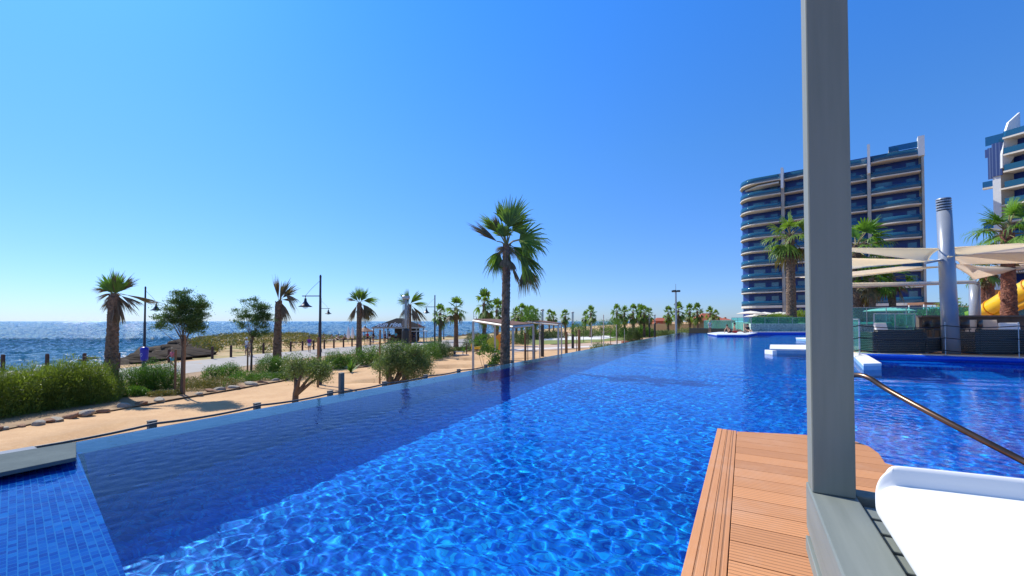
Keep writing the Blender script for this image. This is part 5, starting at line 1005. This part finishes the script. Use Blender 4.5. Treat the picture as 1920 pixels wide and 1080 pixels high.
# parasols by the tower
def parasol(px,d,py,r_,label,first=None):
    zt_=float(PD(px,py,d)[2])
    if first: return dup(first,B(px,d,1.0),label,sc=(r_/1.6,r_/1.6,(zt_-1.0)/2.6))
    t=thing('parasol',B(px,d,1.0),label,'parasol','open cream parasols below the tower'); b=MB(); b.lathe([(.03,0),(.03,2.3)],8); b.build('pole',m_steel,t)
    b=MB(); b.lathe([(1.58,1.95),(1.6,2.02),(1.1,2.28),(.5,2.5),(.12,2.58),(.03,2.62)],10); b.build('canopy',m_canvas,t); b=MB(); b.lathe([(.3,0),(.3,.08),(.05,.1)],10); b.build('base',m_black,t); t.scale=(r_/1.6,r_/1.6,(zt_-1.0)/2.6); return reg(t)
pr=parasol(1408,62,583,1.9,'open cream parasol, leftmost and largest below the curved tower')
parasol(1434,66,585,1.6,'open cream parasol, second below the curved tower',pr); parasol(1413,54,590,1.15,'small low cream parasol in front of the leftmost one',pr); parasol(1463,64,585,1.8,'open cream parasol just left of the tall palm trunk',pr); parasol(1497,66,586,1.8,'open cream parasol right of the tall palm trunk',pr)
parasol(1668,38,576,1.9,'pale parasol behind the turquoise glass screen',pr)
# ------------------------------------------------------------------ tower 1
def tower1():
    A0=B(1737,79,0)[:2]; A1=B(1387,99,0)[:2]; s_=(A1-A0); L=np.linalg.norm(s_); s_/=L; n=np.array([-s_[1],s_[0]]); 
    if n@(-A0)<0: n=-n
    fh=3.1; z0=1.0+.6; NF=11
    t=thing('apartment_tower',(A0[0],A0[1],1.0),'curved apartment tower with navy walls, cream balcony slabs and teal glass','apartment building',world=True)
    W2=lambda a,o: (A0[0]+s_[0]*a+n[0]*o, A0[1]+s_[1]*a+n[1]*o)
    def upx(px,off=2.2): # solve facade coordinate for a pixel column
        u=(px-960)/F; d_=RT[:2]-u*FW[:2]; q=(A0+n*off)@d_; return -q/(s_@d_)
    f2=upx(1634,2.3); f1=upx(1470,2.3)
    core=[W2(.6,0),W2(L-2,0),W2(L-.6,-1.5),W2(L,-4),W2(L,-13),W2(.6,-13)]
    b=MB(); b.prism(core,1.0,z0+fh*10.6); b.build('wall',m_navy,t)
    b=MB(); b.prism([W2(0,.0),W2(.6,.0),W2(.6,-13),W2(0,-13)],1.0,z0+fh*10.3); b.prism([W2(0,1.6),W2(.35,1.6),W2(.35,.0),W2(0,.0)],1.0,z0+fh*10.3); b.build('side_wall',m_side,t)
    for fx,top,w_,o0 in ((f2,z0+fh*11.15,.55,2.5),(f1,z0+fh*10.75,.6,2.5)):
        b=MB(); b.prism([W2(fx-w_/2,o0-.6),W2(fx+w_/2,o0-.6),W2(fx+w_/2,.01),W2(fx-w_/2,.01)],1.0,z0+fh*9.8); b.build('fin',m_side,t)
        b=MB(); b.prism([W2(fx-w_*.4,o0+.15),W2(fx+w_*.4,o0+.15),W2(fx+w_*.3,.6),W2(fx-w_*.3,.6)],z0+fh*9.3,top); b.build('white_sail_fin',m_white,t)
    b=MB(); b.prism([W2(-.1,1.9),W2(.8,1.9),W2(.8,.3),W2(-.1,.3)],z0+fh*9.9,z0+fh*11.1); b.build('white_sail_fin',m_white,t)
    r=random.Random(4)
    def section(a0,a1,kind):
        for k in range(1,11):
            z=z0+fh*k-(.6 if False else 0); ln=a1-a0; pts=[]
            N_=12
            for i in range(N_+1):
                q=i/N_
                if kind=='C': o=1.9+.55*math.sin(q*PI*.9+.2)+.25*math.sin(q*5+k)
                elif kind=='B': o=1.8+.5*math.sin(q*PI)
                else:
                    o=2.9*(1-max(0,(q-.55)/.45)**2.2)-.3*(1-q)+.0
                    if q==1: o=-.9
                pts.append((a0+ln*q,o))
            poly=[W2(*p) for p in pts]+[W2(a1,-.5 if kind!='A' else -3.2),W2(a0,-.5)]
            th=.21 if k>1 else .5
            b=MB(); b.prism(poly,z-th,z); 
            # taper: thinner outer lip
            b.build('balcony_slab',m_slab,t)
            if k<10 or kind!='X':
                V=[];
                rp_=[(x,o-.07) for x,o in pts]
                if kind=='A': rp_=rp_[:-1]+[(a1-.05,-1.0),(a1-.05,-2.9)]
                for (x,o) in rp_:
                    X_,Y_=W2(x,o); V+=[(X_,Y_,z+.03),(X_,Y_,z+1.12)]
                b=MB(); b.grid(V,len(rp_),2); g=b.build('glass_railing',m_bglass,t,smooth=True); g.modifiers.new('s','SOLIDIFY').thickness=.03
            if k<10:
                x=a0+1.0
                wins=[]
                if kind=='A': wins=[(.10,.26,2.2),(.40,.66,2.2)]
                elif kind=='B': wins=[(.12,.34,2.2),(.45,.85,2.2)]
                else: wins=[(.08,.26,2.3),(.55,.9,2.3)]
                for w0,w1_,wh in wins:
                    xa,xb=a0+ln*w0,a0+ln*w1_; b=MB(); b.prism([W2(xa,.06),W2(xb,.06),W2(xb,.003),W2(xa,.003)],z+.05,z+wh); fr=b.build('window',m_win,t)
                    b=MB(); xm=(xa+xb)/2
                    for xx in (xa,xm,xb): b.prism([W2(xx-.04,.09),W2(xx+.04,.09),W2(xx+.04,.062),W2(xx-.04,.062)],z+.05,z+wh)
                    b.build('window_frame',m_navy if r.random()<.5 else m_steel,fr)
                    if r.random()<.45: b=MB(); q0=r.choice([xa,xm])+.06; b.prism([W2(q0,.085),W2(q0+(xb-xa)*r.uniform(.15,.46),.085),W2(q0+(xb-xa)*.15,.064),W2(q0,.064)],z+r.choice([.06,.8,1.2]),z+wh-.03); b.build('window_blind',r.choice([m_canvas,m_side,m_win]),fr)
    section(.5,f2-.3,'C'); section(f2+.3,f1-.3,'B'); section(f1+.3,L-.2,'A')
    # roof: parapets, top glass, awning of left terrace
    zt_=z0+fh*10
    b=MB(); b.prism([W2(.6,1.0),W2(f2*.62,1.3),W2(f2*.62,-8),W2(.6,-8)],zt_+.003,zt_+1.5); b.build('roof_block',m_navy,t)
    V=[]; 
    for x,o in ((.3,1.5),(f2*.62,1.5)): X_,Y_=W2(x,o); V+=[(X_,Y_,zt_+1.5),(X_,Y_,zt_+2.6)]
    b=MB(); b.grid(V,2,2); g=b.build('roof_glass',m_bglass,t); g.modifiers.new('s','SOLIDIFY').thickness=.03
    b=MB(); b.prism([W2(f2*.42,-1),W2(f2*.6,-1),W2(f2*.6,-4),W2(f2*.42,-4)],zt_+1.5,zt_+3.0); b.build('plant_box',m_side,t)
    b=MB(); b.prism([W2(f2*.62+.1,-.5),W2(f1,-.5),W2(f1,-8),W2(f2*.62+.1,-8)],zt_+.003,zt_+1.3); b.build('roof_parapet',m_side,t)
    b=MB(); b.prism([W2(f1+.6,2.6),W2(L-4.5,2.4),W2(L-1.5,.2),W2(L-1.5,-1),W2(f1+.6,-1)],zt_-.9,zt_-.6); b.build('roof_awning',m_slab,t)
    for x in (f1+2,L-3): b=MB(); X_,Y_=W2(x,-2); b.tube([(X_,Y_,zt_),(X_,Y_,zt_+2.2)],.06,6); b.tube([(X_-.4,Y_,zt_+1.7),(X_+.4,Y_,zt_+1.7)],.04,6); b.build('aerial',m_steel,t)
tower1()
# ------------------------------------------------------------------ tower 2 (cut by the right edge)
def tower2():
    O=B(1868,78,0)[:2]; a=RT[:2]*1.0; f=-FW[:2]*.985+RT[:2]*.17; f/=np.linalg.norm(f)  # a: across the white end wall, f: facade coming towards the viewer
    Wd=2.1; fh=3.1; z0=1.6
    t=thing('apartment_tower',(O[0],O[1],1.0),'white and blue tiled tower with teal balconies cut by the right photo edge','apartment building',world=True)
    aa=RT[:2]*.5-FW[:2]*.866; nn=-RT[:2]*.866-FW[:2]*.5; O_=O+aa*1.0-a*Wd
    W2=lambda x,y:(O_[0]+a[0]*x+f[0]*y,O_[1]+a[1]*x+f[1]*y)
    W3=lambda x,t_:(O[0]+aa[0]*x+nn[0]*t_,O[1]+aa[1]*x+nn[1]*t_)
    b=MB(); b.prism([W3(0,0),W3(1.0,0),W3(1.0,-.8),W3(0,-.8)],1.0,z0+fh*9.05); b.build('end_wall',m_white,t)
    m_bt=tilemat('blue_facade_tiles',.5,.5,[(.045,.075,.20),(.06,.10,.26),(.08,.13,.32)],(.14,.19,.32))
    b=MB(); b.prism([W3(0,.2),W3(1.25,.2),W3(1.25,.01),W3(0,.01)],z0+fh*8.6,z0+fh*10.6); b.prism([W3(-.55,.1),W3(-.003,.1),W3(-.003,-.1),W3(-.55,-.1)],z0+fh*8.5,z0+fh*10.4); b.prism([W3(-.9,.06),W3(-.553,.06),W3(-.553,-.1),W3(-.9,-.1)],z0+fh*9.85,z0+fh*10.35); b.build('tiled_panel',m_bt,t)
    b=MB(); V=[]
    for x in(-.8,1.5): X_,Y_=W3(x,.1); V+=[(X_,Y_,z0+fh*10.55),(X_,Y_,z0+fh*11.1)]
    b.grid(V,2,2); b.build('roof_glass',m_bglass,t).modifiers.new('s','SOLIDIFY').thickness=.03
    b=MB(); b.prism([W2(Wd+2.6,0),W2(Wd+2.6,24),W2(16,24),W2(16,-.3),W2(Wd+2.6,-.3)],1.0,z0+fh*11); b.build('wall',m_navy,t)
    b=MB(); b.prism([W2(Wd+.05,-.1),W2(Wd+2.59,-.1),W2(Wd+2.59,-.25),W2(Wd+.05,-.25)],1.0,z0+fh*10.8); b.build('recess_wall',m_side,t)
    # curved white fin
    V=[];n=10;
    prof=[(Wd-.3,9.0),(Wd-.25,9.8),(Wd+.1,10.6),(Wd+.6,11.3),(Wd+1.1,11.75),(Wd+3.2,12.35)]
    b=MB(); front=[]; bk=[]
    P3=lambda x,y,zf:(*W2(x,y),z0+fh*zf)
    lo=[(Wd+3.2,9.0)]
    pts=prof+[(Wd+3.2,10.2),(Wd+.5,9.0)]
    k=len(pts); V=[P3(x,.5,z) for x,z in pts]+[P3(x,.2,z) for x,z in pts]
    b.add(V,[tuple(range(k)),tuple(range(k,2*k))[::-1]]+[(i,k+i,k+(i+1)%k,(i+1)%k) for i in range(k)]); b.build('white_sail_fin',m_white,t)
    for k in range(1,12):
        z=z0+fh*k-.6
        b=MB(); b.prism([W2(Wd-.2,.52 if k>8 else .05),W2(Wd+.4,3.6),W2(Wd-.9,6.5),W2(Wd-1.0,12),W2(Wd-.4,24),W2(Wd+2.55,24),W2(Wd+2.55,.05)],z-.3,z); b.build('balcony_slab',m_slab,t)
        V=[]
        for x,y in ((Wd-.12,.6),(Wd+.42,3.65),(Wd-.82,6.5),(Wd-.92,12),(Wd-.3,23.9)): X_,Y_=W2(x,y); V+=[(X_,Y_,z+.03),(X_,Y_,z+1.1)]
        b=MB(); b.grid(V,5,2); b.build('glass_railing',m_bglass,t).modifiers.new('s','SOLIDIFY').thickness=.03
        for y0 in (2,8,14): b=MB(); b.prism([W2(Wd+2.5,y0),W2(Wd+2.59,y0),W2(Wd+2.59,y0+4),W2(Wd+2.5,y0+4)],z+.05,z+2.2); b.build('window',m_win,t)
    for zf in (8.15,5.6,2.3):
        z=z0+fh*zf-.3
        b=MB(); b.prism([W3(-1.35,-.1),W3(-.003,-.1),W3(-.003,-.9),W3(-1.35,-.9)],z-.3,z); b.build('side_balcony',m_slab,t)
        V=[]
        for x,y in ((-1.3,-.85),(-1.3,-.15),(-.05,-.15)): X_,Y_=W3(x,y); V+=[(X_,Y_,z+.02),(X_,Y_,z+1.1)]
        b=MB(); b.grid(V,3,2); b.build('side_glass',m_bglass,t).modifiers.new('s','SOLIDIFY').thickness=.03
tower2()
# low pergola by the tower
t=thing('roof_pergola',B(1745,60,1.0),'low brown pergola roof behind the tall mast near the tower','pergola',rz=YAW); b=MB(); b.box((0,0,2.75),(4.2,2.5,.3)); b.build('roof',m_brownroof,t)
for sx in(-2,2):
    for sy in(-1.1,1.1): b=MB(); b.box((sx,sy,1.3),(.12,.12,2.6)); b.build('post',m_white,t)
# ------------------------------------------------------------------ foreground deck
DZ=.12
def groovemat(name,axis,pitch,ng,c1,c2):
    m,nt,bb=newmat(name); g=N(nt,'ShaderNodeNewGeometry').outputs['Position']; sx=N(nt,'ShaderNodeSeparateXYZ'); nt.links.new(g,sx.inputs[0]); s_=sx.outputs[axis]
    q=mth(nt,'FRACT',mth(nt,'MULTIPLY',s_,ng/pitch)); gr=ramp(nt,mth(nt,'ABSOLUTE',mth(nt,'SUBTRACT',q,.5)),.37,.46)   # 1 in groove
    idx=mth(nt,'FLOOR',mth(nt,'MULTIPLY',s_,1/pitch)); wn=N(nt,'ShaderNodeTexWhiteNoise',noise_dimensions='1D'); nt.links.new(idx,wn.inputs['W'])
    st=coords(nt,True,(1.5,22,1) if axis==1 else (22,1.5,1)); n_=ramp(nt,noise(nt,st,3,6,.7),.3,.7)
    c=mixc(nt,n_,c1,c2); c=mixc(nt,mth(nt,'MULTIPLY',wn.outputs['Value'],.65),c,tuple(x*1.3 for x in c1)); c=mixc(nt,mth(nt,'MULTIPLY',gr,.6),c,tuple(x*.35 for x in c1))
    c=mixc(nt,mth(nt,'MULTIPLY',ramp(nt,noise(nt,coords(nt,True),1.7,6,.7),.5,.75),.3),c,(.62,.40,.27))
    nt.links.new(c,bb.inputs['Base Color']); bb.inputs['Roughness'].default_value=.65; bump(nt,bb,mth(nt,'SUBTRACT',mth(nt,'MULTIPLY',n_,.15),gr),.8,.003); return m
m_deckb=groovemat('composite_boards',1,.205,7,(.56,.25,.098),(.47,.20,.078)); m_deckl=groovemat('composite_border',0,.052,1,(.56,.25,.098),(.49,.21,.083))
cL=P(1345,803,DZ); xL=cL[0]; yF=cL[1]; xI=P(1381,810,DZ)[0]
ch=[P(1600,826,DZ),P(1630,837,DZ),P(1648,850,DZ),P(1660,868,DZ)]
t=thing('pool_deck',(xL,yF,DZ),'orange brown composite deck jutting into the pool under the daybed','deck',world=True)
def clipx(poly,y0,y1):
    out=[]
    def cut(poly,k,v,keep):
        res=[]
        for i in range(len(poly)):
            a_,c__=poly[i],poly[(i+1)%len(poly)]; ia=keep(a_[k]); ic=keep(c__[k])
            if ia: res.append(a_)
            if ia!=ic: s_=(v-a_[k])/(c__[k]-a_[k]); res.append((a_[0]+(c__[0]-a_[0])*s_,a_[1]+(c__[1]-a_[1])*s_))
        return res
    p=cut(poly,1,y0,lambda v:v>=y0); 
    if len(p)<3: return p
    return cut(p,1,y1,lambda v:v<=y1)
foot=[(xI+.004,-1.2),(xI+.004,yF-.04),(P(1509,815,DZ)[0],P(1509,815,DZ)[1])]+[(p[0],p[1]) for p in ch]+[(2.6,ch[-1][1]-1.6),(2.6,-1.2)]
y=-1.2; y=math.floor(-1.2/.205)*.205; 
while y<yF:
    pl=clipx(foot,y+.0035,y+.205-.0035)
    if len(pl)>=3: b=MB(); b.prism(pl,DZ-.03,DZ); b.build('deck_board',m_deckb,t,bevel=.003)
    y+=.205
w4=(xI-xL)/4
for k in range(4):
    b=MB(); x0=xL+w4*k; b.prism([(x0+.001,-1.2),(x0+w4-.001,-1.2),(x0+w4-.001,yF-.012*k*.5),(x0+.001,yF-.012*k*.5)],DZ-.028,DZ+.001); b.build('border_board',m_deckl,t,bevel=.002)
sub=[(xL+.01,-1.2),(xL+.01,yF-.03)]+[(p[0]-.01,p[1]-.02) for p in (P(1509,815,DZ),*ch)]+[(2.55,ch[-1][1]-1.62),(2.55,-1.2)]
b=MB(); b.prism(sub,-.35,DZ-.032); b.build('deck_fascia',M('deck_fascia',(.45,.19,.09),(.36,.15,.07),.7),t)
# ------------------------------------------------------------------ daybed
m,nt,bb=newmat('green_grey_stained_wood'); g=coords(nt,True,(14,14,.7)); n_=noise(nt,g,1.6,7,.6); g2=coords(nt,True,(3,3,.5)); wv=N(nt,'ShaderNodeTexWave',wave_type='RINGS'); wv.inputs['Scale'].default_value=2.2; wv.inputs['Distortion'].default_value=5; wv.inputs['Detail'].default_value=3; nt.links.new(g2,wv.inputs['Vector'])
ww=ramp(nt,wv.outputs['Fac'],.2,.9)
c=mixc(nt,ramp(nt,n_,.3,.7),(.18,.19,.15),(.225,.232,.185)); c=mixc(nt,mth(nt,'MULTIPLY',ww,.42),c,(.24,.24,.20)); nt.links.new(c,bb.inputs['Base Color']); bb.inputs['Roughness'].default_value=.55; bump(nt,bb,mth(nt,'ADD',n_,mth(nt,'MULTIPLY',ww,.3)),.25,.004); m_grey=m
m,nt,bb=newmat('green_grey_rail_wood'); g=coords(nt,True,(14,.8,14)); n_=noise(nt,g,1.6,7,.6); nt.links.new(mixc(nt,ramp(nt,n_,.3,.7),(.165,.185,.165),(.21,.23,.205)),bb.inputs['Base Color']); bb.inputs['Roughness'].default_value=.55; bump(nt,bb,n_,.3,.004); m_rail=m
FZT=.55; t=thing('daybed',(.24,2.1,DZ),'grey green timber daybed frame with a tall square post on the deck','daybed',world=True)
pa=P(1523,924,FZT); pb=P(1604,934,FZT); px0=pa[0]; px1=pb[0]; py0=pa[1]; bw_=px1-px0
b=MB(); b.box(((px0+px1)/2,py0+bw_*.5,FZT+2.0),(bw_,bw_*.96,4.0)); b.build('post',m_grey,t,bevel=.006)
rb_=P(1612,939,FZT)[0]
b=MB(); b.box(((px0-.006+rb_)/2,(py0+bw_-1.4)/2,FZT-.10),(rb_-px0+.006,py0+bw_+1.4,.199)); b.build('side_beam',m_rail,t,bevel=.006)
b=MB(); b.box(((px0+.02+rb_-.02)/2,(py0+bw_-1.4)/2-.01,(FZT-.2+DZ)/2),(rb_-px0-.03,py0+bw_+1.36,FZT-.2-DZ-.004)); b.build('lower_panel',m_rail,t,bevel=.004)
b=MB(); b.box(((px0-.002),(py0+bw_-1.4)/2-.02,FZT-.235),(.03,py0+bw_+1.3,.06)); b.build('trim_strip',m_rail,t,bevel=.003)
b=MB(); b.box((rb_+.9,py0+bw_*.5+.02,FZT-.075),(1.8,.09,.15)); b.build('end_rail',m_grey,t,bevel=.005)
y=py0+.01
k=0
while y>-.9:
    b=MB(); b.box((rb_+.82,y-.06,FZT-.035),(1.62,.105,.028)); b.build('slat',m_rail,t,bevel=.004); y-=.128; k+=1
b=MB(); b.box((rb_+.018,.3,FZT-.08),(.03,2.9,.055)); b.box((rb_+1.5,.3,FZT-.08),(.03,2.9,.055)); b.build('slat_support',m_grey,t)
# mattress
MZ=.705; BL=np.array([.380,1.885,MZ]); FL=np.array([.366,1.20,MZ]); BR=P(2060,945,MZ); FLx=BL+(FL-BL)*3; FR=BR+(FL-BL)*3
V=[]; Wm=np.linalg.norm(BR-BL); Lm=np.linalg.norm(FLx-BL); rl=.07
cols=[(rl*(1-math.cos(q)),(1-math.sin(q))/2) for q in np.linspace(-PI/2,PI/2,24)]+[(x,0.) for x in np.linspace(rl,Wm,22)[1:]]
ybs=list(np.linspace(Lm,.25,22))+list(np.linspace(.245,0,70)); dirx=(BR-BL)/Wm; diry=(FLx-BL)/Lm
for yb in ybs:
    rim=float(smoothz(np.array((yb+.004)/.014))*(1-smoothz(np.array((yb-.042)/.014))))
    for xx,dz in cols:
        h_=MZ+.06*rim+.004*math.sin(xx*7)*math.sin(yb*5); z=h_-(h_-.56)*dz
        if yb<.03: z-=(.03-yb)**2*40*(.3 if dz>.5 else 1)
        cx=max(0,.06-xx); cy=max(0,.06-yb); sh=np.zeros(3)
        if cx>0 and cy>0: k_=max(cx,cy)/math.hypot(cx,cy); sh=dirx*cx*(1-k_)+diry*cy*(1-k_)
        p=BL+dirx*xx+diry*yb+sh; V.append((p[0],p[1],z))
t=thing('daybed_mattress',(BL[0],BL[1],.53),'thick glossy white mattress with raised far rim on the daybed slats','mattress',world=True)
b=MB(); b.grid(V,len(ybs),len(cols)); o=b.build('cushion',m_cushion,t,smooth=True)
fl=[tuple(p[:2]) for p in (BL+dirx*.075+diry*.03,BR,FR,FLx+dirx*.075)]
b=MB(); b.prism(fl,.53,.562); b.build('mattress_base',m_cushion,t)
# handrail
t=thing('pool_handrail',P(1604,705,0),'curved steel handrail leading down into the pool behind the mattress','handrail',world=True)
hp=[PD(1585,860,3.95),PD(1584,800,3.95),PD(1583,740,3.95),PD(1584,715,3.95),PD(1590,706,3.93),PD(1600,703.5,3.9),PD(1615,704,3.82),PD(1632,710,3.74),PD(1665,731,3.6),PD(1740,772,3.28),PD(1830,819,3.0),PD(1925,868,2.78),PD(2040,930,2.5),PD(2090,975,2.4),PD(2100,1100,2.38)]
# smooth path
def cr(P_,n=6):
    P_=[P_[0]]+P_+[P_[-1]]; o=[]
    for i in range(1,len(P_)-2):
        p0,p1,p2,p3=P_[i-1:i+3]
        for j in range(n): t_=j/n; o.append(.5*((2*p1)+(-p0+p2)*t_+(2*p0-5*p1+4*p2-p3)*t_*t_+(-p0+3*p1-3*p2+p3)*t_**3))
    return o+[P_[-1]]
m_hr=M('bronze_steel',(.20,.12,.08),(.13,.08,.055),.3,.9,scale=6)
b=MB(); b.tube(cr(hp),.0225,16); b.build('rail_tube',m_hr,t,smooth=True)
b=MB(); b.tube([hp[0]-np.array([0,0,.4]),hp[0]],.022,16); b.tube([hp[-1]-np.array([0,0,.6]),hp[-1]],.022,16); b.build('support',m_hr,t,smooth=True)
for o in list(COL.objects):
    if 'wl' in o: del o['wl']
